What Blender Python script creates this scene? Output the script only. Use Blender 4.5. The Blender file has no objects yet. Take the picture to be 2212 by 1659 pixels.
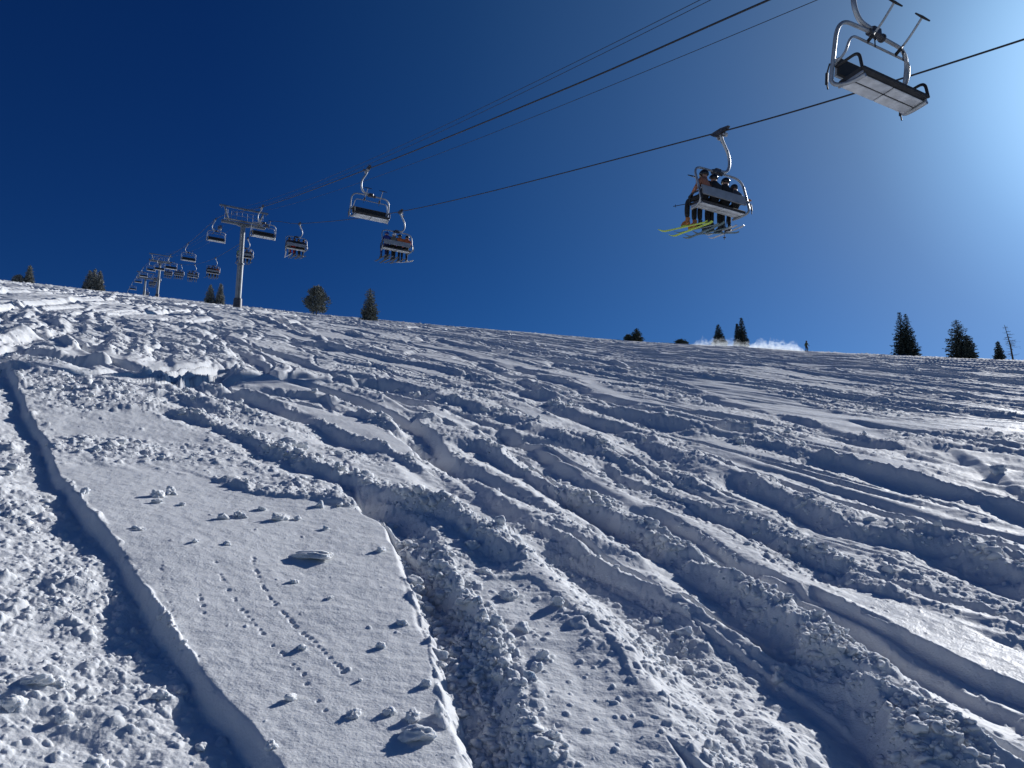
import bpy, bmesh, math, random
import numpy as np
from mathutils import Vector, Matrix, Euler

SC = bpy.context.scene
COL = SC.collection
R = math.radians

# ------------------------------------------------------------------ camera, sky, sun, exposure
EYE = 1.6
PITCH = R(11.0)
cam_d = bpy.data.cameras.new("camera")
cam = bpy.data.objects.new("camera", cam_d)
COL.objects.link(cam)
cam.location = (0, 0, EYE)
cam.rotation_euler = (R(90) + PITCH, 0, 0)
cam_d.sensor_width = 36.0
cam_d.lens = 36.0 * 1661.0 / 2212.0
cam_d.clip_start = 0.05
cam_d.clip_end = 5000
SC.camera = cam

SKY_GAIN = .27
SUN_AZ, SUN_EL = R(46.0), R(26.5)
SUN_DIR = Vector((math.sin(SUN_AZ) * math.cos(SUN_EL), math.cos(SUN_AZ) * math.cos(SUN_EL), math.sin(SUN_EL)))
world = bpy.data.worlds.new("World")
SC.world = world
world.use_nodes = True
wn, wl = world.node_tree.nodes, world.node_tree.links
bg = wn["Background"]
sky = wn.new("ShaderNodeTexSky")
sky.sky_type = 'NISHITA'
sky.sun_disc = False
sky.sun_elevation = SUN_EL
sky.sun_rotation = SUN_AZ
sky.altitude = 3400
sky.air_density = 1.0
sky.dust_density = 1.6
sky.ozone_density = 3.0
hs = wn.new("ShaderNodeHueSaturation")
hs.inputs["Saturation"].default_value = 1.25
wl.new(sky.outputs[0], hs.inputs["Color"])
gm = wn.new("ShaderNodeGamma")
gm.inputs["Gamma"].default_value = 1.45
wl.new(hs.outputs[0], gm.inputs["Color"])
sc_ = wn.new("ShaderNodeVectorMath")
sc_.operation = 'SCALE'
sc_.inputs["Scale"].default_value = SKY_GAIN
wl.new(gm.outputs[0], sc_.inputs[0])
# the bright aureole of thin ice haze round the sun
tcw = wn.new("ShaderNodeTexCoord")
dt = wn.new("ShaderNodeVectorMath")
dt.operation = 'DOT_PRODUCT'
dt.inputs[1].default_value = SUN_DIR
wl.new(tcw.outputs["Generated"], dt.inputs[0])
ac = wn.new("ShaderNodeMath")
ac.operation = 'ARCCOSINE'
wl.new(dt.outputs["Value"], ac.inputs[0])
rp = wn.new("ShaderNodeValToRGB")
rp.color_ramp.interpolation = 'B_SPLINE'
AUR = [(0, (7, 10, 13)), (4, (6, 9.4, 12.5)), (9, (4.1, 7.0, 9.7)), (13, (2.2, 3.9, 5.6)), (18, (1.15, 1.75, 2.2)), (25, (.55, 1.1, 1.8)), (33, (.27, .64, 1.15)), (44, (.05, .24, .62)), (60, (0, .02, .34))]
rp.color_ramp.elements[0].position = 0
rp.color_ramp.elements[1].position = 1
while len(rp.color_ramp.elements) < len(AUR):
    rp.color_ramp.elements.new(.5)
for el, (dg_, c_) in zip(rp.color_ramp.elements, AUR):
    el.position = dg_ / 60.0
    el.color = (*[q / 14.0 for q in c_], 1)
mr_ = wn.new("ShaderNodeMath")
mr_.operation = 'DIVIDE'
mr_.inputs[1].default_value = R(60)
wl.new(ac.outputs[0], mr_.inputs[0])
wl.new(mr_.outputs[0], rp.inputs["Fac"])
s2 = wn.new("ShaderNodeVectorMath")
s2.operation = 'SCALE'
s2.inputs["Scale"].default_value = 14.0
wl.new(rp.outputs["Color"], s2.inputs[0])
ad_ = wn.new("ShaderNodeVectorMath")
ad_.operation = 'ADD'
wl.new(sc_.outputs[0], ad_.inputs[0])
wl.new(s2.outputs[0], ad_.inputs[1])
wl.new(ad_.outputs[0], bg.inputs["Color"])
bg.inputs["Strength"].default_value = 0.08

sun_l = bpy.data.lights.new("sun", 'SUN')
sun_l.energy = 5.0
sun_l.angle = R(0.5)
sun_l.color = (1.0, 0.985, 0.97)
sun_o = bpy.data.objects.new("sun", sun_l)
sun_o.rotation_euler = (-SUN_DIR).to_track_quat('-Z', 'Y').to_euler()
sun_o.location = (30, 30, 40)
COL.objects.link(sun_o)

SC.view_settings.view_transform = 'Standard'
SC.view_settings.look = 'None'
SC.view_settings.exposure = 0.0
SC.view_settings.gamma = 1.0

# ------------------------------------------------------------------ photo rays -> places on the hill (pixels of a 2212 x 1659 copy)
F = 1661.0
CP, SP = math.cos(PITCH), math.sin(PITCH)


def ray(u, v):
    X = (u - 1106.0) / F
    Y = (829.5 - v) / F
    return np.array([X, CP - Y * SP, SP + Y * CP])


SKYLINE = [(-160, 586), (0, 606), (100, 616), (215, 629), (345, 643), (513, 661), (655, 677), (795, 690), (950, 704), (1106, 717),
           (1350, 738), (1480, 745), (1600, 750), (1740, 760), (1930, 769), (2060, 774), (2212, 780), (2372, 784)]
_az, _tt = [], []
for _u, _v in SKYLINE:
    _d = ray(_u, _v)
    _az.append(math.atan2(_d[0], _d[1]))
    _tt.append(_d[2] / math.hypot(_d[0], _d[1]))
_az, _tt = np.array(_az), np.array(_tt)
_A = np.stack([np.sin(_az), np.cos(_az)], 1)
GX, GY = np.linalg.lstsq(_A, _tt, rcond=None)[0]
_res = _tt - (GX * np.sin(_az) + GY * np.cos(_az))
_az = np.concatenate([[_az[0] - .6], _az, [_az[-1] + .6]])
_res = np.concatenate([[0.0], _res, [0.0]])
CURV = 8000.0
LIFT_T = math.sqrt(2 * EYE / CURV)


def base(x, y):
    r = np.hypot(x, y)
    az = np.arctan2(x, y)
    t = GX * np.sin(az) + GY * np.cos(az)
    res = np.interp(az, _az, _res, left=0.0, right=0.0)
    t = t + res * np.clip(r / 12.0, 0, 1)
    return r * (t + LIFT_T) - r * r / (2 * CURV)


def unproj(u, v, rmax=150.0):
    d = ray(u, v)
    h = math.hypot(d[0], d[1])
    rs = np.concatenate([np.linspace(0.8, 20, 1200), np.linspace(20, rmax, 1600)])
    x, y = d[0] / h * rs, d[1] / h * rs
    g = (EYE + d[2] / h * rs) - base(x, y)
    k = np.argmax(g <= 0) if (g <= 0).any() else int(np.argmin(g))
    if k > 0 and g[k] <= 0:
        a = g[k - 1] / (g[k - 1] - g[k])
        rr = rs[k - 1] + a * (rs[k] - rs[k - 1])
    else:
        rr = rs[k]
    return d[0] / h * rr, d[1] / h * rr


# ------------------------------------------------------------------ noise
def _hash(ix, iy, seed):
    h = (ix.astype(np.uint32) * np.uint32(374761393)) ^ (iy.astype(np.uint32) * np.uint32(668265263)) ^ np.uint32((seed * 2246822519) & 0xffffffff)
    h = (h ^ (h >> np.uint32(13))) * np.uint32(1274126177)
    h = (h ^ (h >> np.uint32(15))) * np.uint32(2246822519)
    return h ^ (h >> np.uint32(16))


def perlin(x, y, seed=0):
    xf, yf = np.floor(x), np.floor(y)
    ix, iy = xf.astype(np.int64), yf.astype(np.int64)
    fx, fy = (x - xf).astype(np.float32), (y - yf).astype(np.float32)
    ux = fx * fx * fx * (fx * (fx * 6 - 15) + 10)
    uy = fy * fy * fy * (fy * (fy * 6 - 15) + 10)

    def g(dx, dy):
        h = (_hash(ix + dx, iy + dy, seed) & np.uint32(0xffff)).astype(np.float32) * np.float32(2 * math.pi / 65536)
        return np.cos(h) * (fx - dx) + np.sin(h) * (fy - dy)
    a = g(0, 0)
    b = g(1, 0)
    c = g(0, 1)
    d = g(1, 1)
    p = a + ux * (b - a)
    q = c + ux * (d - c)
    return (p + uy * (q - p)) * 1.4


def domes(x, y, cell, seed, dens, flat=0.75):
    """Lumps: one possible rounded clod per cell, present where dens is high."""
    gx, gy = x / cell, y / cell
    ix, iy = np.floor(gx).astype(np.int64), np.floor(gy).astype(np.int64)
    out = np.zeros(x.shape, np.float32)
    for dx in (-1, 0, 1):
        for dy in (-1, 0, 1):
            h = _hash(ix + dx, iy + dy, seed)
            h2 = _hash(ix + dx, iy + dy, seed + 77)
            cx = ix + dx + (h & np.uint32(255)).astype(np.float32) / 255.0
            cy = iy + dy + ((h >> np.uint32(8)) & np.uint32(255)).astype(np.float32) / 255.0
            q = ((h >> np.uint32(16)) & np.uint32(255)).astype(np.float32) / 255.0
            rr = 0.22 + 0.38 * q * q
            pr = (h2 & np.uint32(255)).astype(np.float32) / 255.0
            an = ((h2 >> np.uint32(8)) & np.uint32(255)).astype(np.float32) * np.float32(math.pi / 255)
            st = 1.0 + ((h2 >> np.uint32(16)) & np.uint32(255)).astype(np.float32) / 255.0 * 0.8
            ex, ey = (gx - cx).astype(np.float32), (gy - cy).astype(np.float32)
            ca, sa = np.cos(an), np.sin(an)
            a_ = (ex * ca + ey * sa) * st
            b_ = -ex * sa + ey * ca
            d2 = a_ * a_ + b_ * b_
            hh = np.sqrt(np.maximum(0, rr * rr - d2)) * (pr < dens)
            out = np.maximum(out, hh)
    return out * np.float32(cell * flat)


def sstep(a, b, x):
    t = np.clip((x - a) / (b - a), 0, 1)
    return t * t * (3 - 2 * t)


# ------------------------------------------------------------------ snow relief: ski tracks and slabs traced on the hill
RELIEF = .52


def cut(D, w, ro=0.6):      # a slab edge: lip at 0, drop on the shaded side
    D, w = D * RELIEF, w * .85
    return [(-w * 1.7, 0, ro), (-w * 1.15, -.35 * D, ro), (-w * .7, -.8 * D, ro), (-.12 * w - .03, -D, .6 * ro), (-.03 * w - .012, -.75 * D, .15), (0, 0, .05), (.12, 0, None)]


def bank(H, D, w, ro=0.5, top=0.7):      # a thrown-up bank: shaded face, lumpy crest
    D, H, w = D * RELIEF * .78, H * RELIEF * .5, w * .76
    return [(-w * 1.9, 0, ro), (-w * 1.4, -.4 * D, ro), (-w * .95, -.85 * D, ro), (-.5 * w, -D, ro), (-.2 * w, -.5 * D, .85), (-.06 * w, .7 * H, top), (.04 * w, 1.1 * H, top), (.45 * w, .9 * H, top), (1.1 * w, 0.25 * H, top * .85), (1.7 * w, 0, None)]


TRACKS = [
    # big slab edge at the lower left
    ([(20, 800), (43, 863), (60, 903), (103, 957), (112, 997), (123, 1027), (147, 1053), (167, 1080), (187, 1113), (207, 1135), (247, 1188), (300, 1264), (350, 1331), (400, 1404), (467, 1484), (533, 1564), (583, 1624), (610, 1659), (680, 1760)],
     [(-2.2, 0, None), (-1.7, .03, .5), (-1.2, .02, .5), (-.8, -.01, .5), (-.5, -.03, .5), (-.3, -.05, .6), (-.16, -.07, .55), (-.05, -.078, .4), (-.022, -.068, .1), (-.008, -.022, 0), (0, 0, 0), (.1, 0, None)], .010, 0.02),
    # chunky channel right of the slab
    ([(700, 1060), (760, 1090), (834, 1134), (860, 1184), (880, 1251), (897, 1314), (924, 1364), (940, 1414), (950, 1471), (970, 1524), (987, 1591), (1014, 1659), (1050, 1760)],
     [(-.06, 0, None), (-.02, .0, .08), (.03, -.05, .5), (.05, -.10, 1), (.13, -.11, 1), (.2, -.06, 1), (.27, .01, .8), (.42, .02, .3), (.6, 0, None)], .026, .06),
    # crest of the second slab
    ([(1080, 1180), (1137, 1214), (1204, 1278), (1237, 1318), (1304, 1381), (1354, 1441), (1404, 1518), (1454, 1598), (1475, 1631), (1530, 1720)],
     [(-.5, 0, None), (-.2, .03, .3), (-.03, .045, .35), (.03, .03, .5), (.12, -.04, .7), (.3, -.10, .6), (.6, -.05, .6), (.8, 0, None)], .015, .06),
    # wide shadowed trench and its lumpy bank
    ([(1030, 950), (1080, 977), (1134, 1003), (1237, 1050), (1350, 1110), (1475, 1194), (1575, 1254), (1661, 1318), (1731, 1364), (1808, 1441), (1891, 1514), (1958, 1575), (1990, 1640), (2080, 1760)],
     bank(.10, .30, .36, .4, .9), .03, .05),
    ([(1400, 1080), (1460, 1110), (1530, 1150), (1600, 1195), (1675, 1245), (1741, 1281), (1808, 1311), (1891, 1354), (1941, 1384), (2008, 1420), (2110, 1480), (2212, 1530), (2330, 1600)],
     bank(.06, .15, .22, .25, .25), .015, .05),
    ([(1741, 1255), (1808, 1291), (1875, 1328), (1975, 1371), (2075, 1421), (2212, 1475), (2350, 1530)], cut(.14, .3, .2), .015, .1),
    ([(1590, 1020), (1650, 1050), (1740, 1085), (1825, 1131), (1925, 1150), (2041, 1175), (2098, 1200), (2212, 1246), (2350, 1310)], bank(.09, .26, .4, .45, .9), .04, .08),
    ([(1791, 990), (1875, 1013), (1955, 1037), (2041, 1060), (2141, 1083), (2212, 1103), (2350, 1150)], cut(.26, .55, .5), .02, .06),
    ([(1300, 975), (1354, 1020), (1430, 1060), (1520, 1090), (1640, 1130), (1760, 1190), (1900, 1260), (2020, 1300)], bank(.07, .2, .3, .5, .8), .04, .15),
    # V-shaped slab and the cuts round it
    ([(880, 850), (887, 860), (904, 887), (922, 905), (937, 912)], cut(.2, .35, .4), .01, .05),
    ([(930, 909), (1040, 925), (1104, 930), (1204, 946), (1300, 968)], cut(.2, .45, .6), .02, .06),
    ([(990, 878), (1050, 903), (1104, 924), (1204, 948), (1280, 965)], cut(.10, .3, .4), .01, .1),
    ([(510, 843), (520, 853), (567, 868), (637, 893), (737, 938), (787, 958), (844, 981), (924, 1022), (1000, 1060)], cut(.2, .45, .6), .02, .05),
    ([(490, 812), (513, 834), (600, 848), (737, 872), (820, 900)], cut(.16, .4, .5), .02, .06),
    # scarp across the left
    ([(40, 740), (83, 757), (133, 767), (200, 775), (267, 785), (317, 795), (383, 810), (450, 816), (500, 795), (567, 783), (600, 788), (633, 806), (737, 819), (804, 820), (870, 832), (960, 850)], cut(.42, 1.0, .6), .03, .04),
    # berm of big blocks
    ([(370, 895), (400, 905), (470, 925), (530, 945), (600, 985), (660, 1005), (740, 1035), (800, 1060), (860, 1085), (930, 1110), (1010, 1150), (1080, 1200), (1140, 1260)], bank(.12, .12, .26, .5, 1.0), .06, .06),
    ([(700, 795), (780, 810), (860, 835), (1000, 868), (1105, 905), (1200, 935), (1300, 962), (1400, 1005), (1500, 1045), (1580, 1090)], bank(.12, .22, .5, .7, .9), .06, .1),
    ([(1110, 786), (1171, 807), (1237, 823), (1337, 858), (1430, 900)], cut(.3, .9, .5), .03, .08),
    ([(1010, 772), (1071, 793), (1137, 820), (1237, 857), (1320, 887), (1404, 902), (1475, 920), (1560, 960)], bank(.12, .25, .6, .6, .8), .06, .1),
    ([(1150, 840), (1220, 885), (1304, 908), (1371, 930), (1437, 965), (1500, 1000), (1590, 1030)], bank(.14, .3, .55, .6, .9), .06, .1),
    ([(1475, 838), (1568, 861), (1658, 882), (1741, 905), (1825, 932), (1908, 953), (1991, 976), (2100, 1000)], cut(.25, .7, .7), .03, .08),
    ([(1540, 905), (1585, 930), (1675, 957), (1775, 985), (1850, 1010)], bank(.16, .2, .5, .7, 1.0), .06, .12),
    ([(900, 745), (1000, 765), (1110, 790)], cut(.25, 1.0, .6), .03, .2),
    ([(2030, 960), (2100, 990), (2175, 1035), (2212, 1058), (2330, 1110)], cut(.2, .6, .5), .03, .1),
    ([(500, 715), (560, 716), (620, 728), (700, 745), (780, 760)], cut(.3, 1.4, .6), .03, .1),
    ([(350, 860), (400, 868), (440, 885), (500, 905)], bank(.1, .12, .3, .5, .9), .04, .15),
]
SLABS = [
    ([(100, 1010), (200, 1000), (330, 1020), (450, 1030), (560, 1075), (680, 1090), (770, 1108), (834, 1134), (860, 1184), (880, 1251), (924, 1364), (950, 1471), (987, 1591), (1014, 1659), (1050, 1760), (680, 1760), (610, 1659), (467, 1484), (300, 1264), (147, 1053)], .035),
    ([(1020, 1260), (1150, 1265), (1240, 1335), (1304, 1390), (1404, 1530), (1475, 1659), (1530, 1760), (1150, 1760), (1060, 1560), (1020, 1400)], .13),
    ([(530, 851), (640, 872), (760, 890), (900, 960), (930, 1010), (844, 978), (737, 936), (637, 890)], .05),
    ([(889, 858), (1000, 876), (1100, 905), (1210, 946), (1104, 928), (937, 908)], .1),
    ([(1791, 983), (1900, 975), (2041, 1020), (2212, 1075), (2350, 1120), (2350, 1150), (2212, 1103), (2041, 1059), (1900, 1018)], .03),
    ([(1500, 1120), (1600, 1165), (1741, 1215), (1900, 1270), (2050, 1330), (2212, 1400), (2350, 1460), (2350, 1530), (2212, 1475), (2075, 1421), (1875, 1328), (1741, 1279), (1600, 1195)], .05),
    ([(1400, 808), (1600, 820), (1800, 880), (2000, 965), (1900, 948), (1741, 905), (1568, 861), (1440, 822)], .1),
    ([(2035, 965), (2091, 975), (2175, 1015), (2260, 1070), (2212, 1058), (2120, 1010)], .04),
    ([(497, 811), (560, 815), (640, 830), (760, 860), (800, 880), (737, 870), (600, 847), (513, 833)], .08),
    ([(90, 757), (180, 745), (300, 770), (330, 790), (267, 783), (133, 767)], .2),
    ([(1171, 790), (1260, 805), (1380, 850), (1430, 880), (1337, 858), (1237, 822)], .05),
    ([(540, 706), (640, 715), (760, 745), (740, 752), (620, 728)], .05),
]
PRINTS = [
    [(547, 1203), (548, 1223), (555, 1243), (563, 1263), (577, 1284), (593, 1306), (612, 1324), (627, 1339), (640, 1353), (657, 1368), (677, 1381), (695, 1403), (723, 1431), (742, 1450)],
    [(465, 1224), (475, 1248), (480, 1258), (493, 1278), (506, 1296), (522, 1314), (535, 1328), (553, 1349), (570, 1366), (590, 1389), (612, 1408), (632, 1431), (655, 1451), (667, 1478), (704, 1530)],
    [(347, 1238), (348, 1258), (355, 1281), (367, 1308), (378, 1334), (390, 1364), (405, 1394), (430, 1414)],
    [(430, 1290), (437, 1308), (442, 1322), (433, 1296)],
]


class Track:
    def __init__(self, pts, prof, wob, fade):
        P = np.array([unproj(u, v) for u, v in pts])
        self.o = P[0]
        a = P[-1] - P[0]
        self.L = np.linalg.norm(a)
        self.a = a / self.L
        self.n = np.array([-self.a[1], self.a[0]])
        s = (P - self.o) @ self.a
        t = (P - self.o) @ self.n
        o = np.argsort(s)
        s, t = s[o], t[o]
        self.s = np.linspace(s[0], s[-1], 240)
        tt = np.interp(self.s, s, t)
        k = np.ones(9) / 9.0
        tp = np.pad(tt, 4, mode='edge')
        self.t = np.convolve(tp, k, 'valid')
        sl = np.gradient(self.t, self.s)
        self.c = 1.0 / np.sqrt(1 + sl * sl)
        rm = np.hypot(*(P.mean(0)))
        self.d = np.array([p[0] for p in prof])
        self.h = np.array([p[1] for p in prof]) * float(np.interp(rm, [3.5, 5, 8, 12], [1, .95, .85, .8]))
        dd = np.arange(self.d[0] - .4, self.d[-1] + .4, .004)      # no lip sharper than the mesh can carry there
        nb = int(2.8 * min(.0005 * rm * rm, .075) / .004) | 1
        hh = np.convolve(np.pad(np.interp(dd, self.d, self.h), nb // 2, mode='edge'), np.ones(nb) / nb, 'valid')
        self.rd0 = self.d
        self.d, self.h = dd, hh[:len(dd)]
        self.rd = np.array([p[0] for p in prof if p[2] is not None])
        self.r = np.array([p[2] for p in prof if p[2] is not None])
        self.wob, self.fade = wob, fade * self.L


TR = [Track(*t) for t in TRACKS]
SLAB_P = [(np.array([unproj(u, v) for u, v in p]), ro) for p, ro in SLABS]
PR = []
_rng = random.Random(5)
for line in PRINTS:
    big = 1.0 if line is not PRINTS[2] else .7
    for (u, v), (u2, v2) in zip(line, line[1:] + line[-1:]):
        for k in range(4 if line is PRINTS[0] else 2):
            t = _rng.uniform(0, 1) if line is PRINTS[0] else _rng.uniform(-.12, .12) + .5 * k * (_rng.random() < .4)
            x, y = unproj(u + (u2 - u) * t + _rng.uniform(-2.2, 2.2), v + (v2 - v) * t + _rng.uniform(-1.5, 1.5))
            PR.append((x, y, _rng.uniform(.006, .011) * big, _rng.uniform(.007, .0115) * big))

# tables for the far tracks: grooves, thrown-up ridges and clean strips across the fall line
FALL = R(-25.0)


def make_table(seed, n=24000, step=.02, gap=(.25, 1.5), W=(.18, .65), DD=(.06, .2)):
    rg = random.Random(seed)
    h = np.zeros(n)
    ro = np.full(n, .0)
    x = np.arange(n) * step
    p = 0.0
    while p < n * step:
        w = rg.uniform(*W)
        D = rg.uniform(*DD)
        i0, i1 = int(max(0, (p - 2) / step)), int(min(n, (p + 3) / step))
        d = x[i0:i1] - p
        k = min(1, w / .3)
        pr = [(-w - .5 * k, 0), (-w - .25 * k, D * rg.uniform(.2, .9)), (-w, 0), (-w * .75, -.8 * D), (-.12 * w, -D), (-.04 * w, -.3 * D), (.0, 0), (.5, 0)]
        h[i0:i1] += np.interp(d, [q[0] for q in pr], [q[1] for q in pr])
        rr = np.interp(d, [-w - .9 * k, -w - .4 * k, -w, -.1 * k, 0], [0, 1, .8, .5, 0])
        ro[i0:i1] = np.maximum(ro[i0:i1], rr * rg.uniform(.5, 1))
        p += w + rg.uniform(*gap)
    if step > .015:
        h = np.convolve(h, np.ones(5) / 5, 'same')
    return h, ro


TAB = [(FALL, make_table(1), 1.0), (FALL - R(16), make_table(2, gap=(1.0, 4.5)), .8), (FALL + R(12), make_table(3, gap=(1.5, 5.0)), .8), (R(-62), make_table(4, gap=(.4, 2.2)), .65)]

# single ski grooves
TABN = [(FALL + R(4), make_table(6, 60000, .008, (.15, .9), (.07, .17), (.02, .055))), (FALL - R(8), make_table(7, 60000, .008, (.3, 1.6), (.08, .2), (.02, .05)))]


def relief(x, y, sp):
    """Height above the base hill and looseness of the snow; sp = spacing of the mesh there."""
    x = x.astype(np.float64)
    y = y.astype(np.float64)
    r = np.hypot(x, y)
    az = np.arctan2(x, y)
    H = np.zeros(x.shape, np.float32)
    Z = np.zeros(x.shape, np.float32)
    farw = sstep(4.5, 10.5, r).astype(np.float32)
    # general churned ground
    n1 = perlin(x / 1.1, y / 1.1, 3)
    n2 = perlin(x / .35, y / .35, 4)
    rough = np.clip(.34 + .55 * n1 + .25 * n2, .10, .85).astype(np.float32)
    left = sstep(-.12, -.42, az) * farw
    fr = np.zeros(x.shape, np.float32)
    fh = np.zeros(x.shape, np.float32)
    wx = perlin(x / 9, y / 9, 11) * 1.6 + perlin(x / 30, y / 30, 12) * 4
    for k, (ang, (th, tro), wgt) in enumerate(TAB):
        nx, ny = math.cos(ang), -math.sin(ang)
        sx, sy = math.sin(ang), math.cos(ang)
        t = x * nx + y * ny + wx * (.7 if k == 0 else 1.0) + 240.0 + perlin(x / 2.2, y / 2.2, 30 + k) * .12
        s = x * sx + y * sy
        amp = sstep(-.25, .2, perlin(s / 14, t / 2.5, 20 + k) + (.25 if k == 0 else -.08))
        if k == 3:
            amp = amp * sstep(-.1, -.35, az)
        elif k == 0:
            amp = amp * (1 - .4 * sstep(-.2, -.5, az))
        ti = np.clip(t / .02, 0, len(th) - 1.01)
        i0 = ti.astype(np.int64)
        f = ti - i0
        fh += (wgt * amp * (th[i0] * (1 - f) + th[i0 + 1] * f)).astype(np.float32)
        fr = np.maximum(fr, (amp * tro[i0]).astype(np.float32))
    patch = sstep(.05, .4, perlin(x / 5, y / 2.2, 15))
    fr = np.maximum(fr, (patch * .75).astype(np.float32))
    fr = np.maximum(fr, .06)
    fr = np.maximum(fr, (left * sstep(-.35, .1, perlin(x / 2.2, y / 2.2, 16)) * .72).astype(np.float32))
    rough = rough * (1 - farw) + fr * farw
    fh = fh * (.25 + .75 * farw + .5 * sstep(18, 45, r)).astype(np.float32)
    near = sstep(60, 25, r) * (1 - sstep(-.18, -.3, az) * sstep(14, 9, r))
    G = np.zeros(x.shape, np.float32)
    for k, (ang, (th, tro)) in enumerate(TABN):
        t = x * math.cos(ang) - y * math.sin(ang) + perlin(x / 4, y / 4, 80 + k) * .5 + perlin(x / 1.2, y / 1.2, 82 + k) * .05 + 200.0
        s = x * math.sin(ang) + y * math.cos(ang)
        amp = sstep(-.15, .15, perlin(s / 5, t / .9, 84 + k)) * near
        ti = np.clip(t / .008, 0, len(th) - 1.01)
        i0 = ti.astype(np.int64)
        f = ti - i0
        G += (amp * (th[i0] * (1 - f) + th[i0 + 1] * f) * (1.15 - .15 * farw)).astype(np.float32)
    # gentle swells
    Z += (perlin(x / 3.2, y / 3.2, 7) * .05 + perlin(x / 1.0, y / 1.0, 8) * .018 * (.4 + rough)).astype(np.float32)
    Z += (perlin(x / 14, y / 14, 9) * .12 * farw).astype(np.float32)
    # clean slabs
    for P, ro in SLAB_P:
        x0, y0 = P.min(0) - .1
        x1, y1 = P.max(0) + .1
        idx = np.nonzero((x > x0) & (x < x1) & (y > y0) & (y < y1))[0]
        if not len(idx):
            continue
        px, py = x[idx] + perlin(x[idx] / .2, y[idx] / .2, 40) * .02, y[idx] + perlin(x[idx] / .2, y[idx] / .2, 41) * .02
        ins = np.zeros(len(idx), bool)
        n = len(P)
        dm = np.full(len(idx), 9.0)
        for i in range(n):
            ax, ay = P[i]
            bx, by = P[(i + 1) % n]
            c = ((ay > py) != (by > py)) & (px < (bx - ax) * (py - ay) / (by - ay + 1e-12) + ax)
            ins ^= c
            ex, ey = bx - ax, by - ay
            tt = np.clip(((px - ax) * ex + (py - ay) * ey) / (ex * ex + ey * ey + 1e-12), 0, 1)
            dm = np.minimum(dm, np.hypot(px - ax - tt * ex, py - ay - tt * ey))
        w = (sstep(0, .028 * np.maximum(1, (r[idx] / 3.6) ** 1.7), dm) * ins).astype(np.float32)
        rough[idx] = rough[idx] * (1 - w) + ro * w
        fh[idx] *= (1 - (.92 if ro < .06 else .6) * w)
        G[idx] *= (1 - w)
    Z += G + fh
    # traced tracks
    for k, T in enumerate(TR):
        s = (x - T.o[0]) * T.a[0] + (y - T.o[1]) * T.a[1]
        t = (x - T.o[0]) * T.n[0] + (y - T.o[1]) * T.n[1]
        idx = np.nonzero((s > T.s[0]) & (s < T.s[-1]) & (t > T.t.min() + T.d[0] - .3) & (t < T.t.max() + T.d[-1] + .3))[0]
        if not len(idx):
            continue
        s, t = s[idx], t[idx]
        d = (t - np.interp(s, T.s, T.t)) * np.interp(s, T.s, T.c)
        ws = np.maximum(1.0, np.hypot(T.o[0] + T.a[0] * T.L / 2, T.o[1] + T.a[1] * T.L / 2) / 5.0)
        d = d + perlin(x[idx] / (.22 * ws), y[idx] / (.22 * ws), 50 + k) * T.wob * 1.2 * ws ** .6 + perlin(x[idx] / (.07 * ws), y[idx] / (.07 * ws), 90 + k) * T.wob * .22
        w = sstep(0, T.fade, s - T.s[0]) * sstep(0, T.fade, T.s[-1] - s)
        vary = 1 + .5 * perlin(s / .9, np.full(len(s), k * 3.3), 60)
        Z[idx] += (np.interp(d, T.d, T.h) * w * vary).astype(np.float32)
        rr = np.interp(d, T.rd, T.r) * np.clip(.78 + .55 * perlin(s / .7, np.full(len(s), k * 5.1 + .5), 61), .25, 1.15)
        e = np.clip(np.minimum(d - T.rd[0], T.rd[-1] - d) / .06, 0, 1) * w
        rough[idx] = (rough[idx] * (1 - e) + rr * e).astype(np.float32)
    # animal prints
    for (px, py, dep, rad) in PR:
        idx = np.nonzero((np.abs(x - px) < rad * 2.5) & (np.abs(y - py) < rad * 2.5))[0]
        if len(idx):
            d2 = ((x[idx] - px) ** 2 + (y[idx] - py) ** 2) / (rad * rad)
            Z[idx] -= (dep * np.exp(-d2 * d2)).astype(np.float32)
    rough = np.clip(rough, 0, 1)
    # crumbly, cauliflower-like churn
    for sc_, amp, seed, rmax in ((.035, .007, 130, 7), (.075, .013, 131, 16), (.16, .022, 132, 45), (.4, .022, 133, 160)):
        m = np.nonzero((r < rmax * 1.2) & (rough > .1))[0]
        w = sstep(rmax * 1.2, rmax * .8, r[m]) * np.clip((rough[m] - .1) * 1.4, 0, 1)
        q = np.abs(perlin(x[m] / sc_, y[m] / sc_, seed)) + .5 * np.abs(perlin(x[m] / sc_ * 2.1, y[m] / sc_ * 2.1, seed + 10))
        Z[m] += (q * amp * w).astype(np.float32)
    # loose clods and grain
    wxx = x + perlin(x / .05, y / .05, 70) * .012
    wyy = y + perlin(x / .05, y / .05, 71) * .012
    for cell, seed, rmax, mul, th in ((.028, 101, 6, .75, .05), (.055, 102, 11, .6, .2), (.10, 103, 26, .45, .4), (.20, 104, 70, .26, .5), (.42, 105, 200, .08, .6)):
        m = np.nonzero((r < rmax * 1.2) & (rough > th * .6))[0]
        if not len(m):
            continue
        w = sstep(rmax * 1.2, rmax * .8, r[m]).astype(np.float32)
        dn = np.clip((rough[m] - th * .6) * 1.1, 0, .95)
        Z[m] += domes(wxx[m], wyy[m], cell, seed, dn) * mul * w
    for sc_, amp, seed, rmax in ((.02, .0018, 120, 6), (.045, .0045, 121, 12), (.1, .010, 122, 40), (.3, .018, 123, 300), (.9, .02, 124, 500)):
        m = np.nonzero(r < rmax)[0]
        Z[m] += (perlin(x[m] / sc_, y[m] / (sc_ * .8), seed) * amp * (.22 + 1.5 * rough[m])).astype(np.float32)
    return Z, rough


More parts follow.
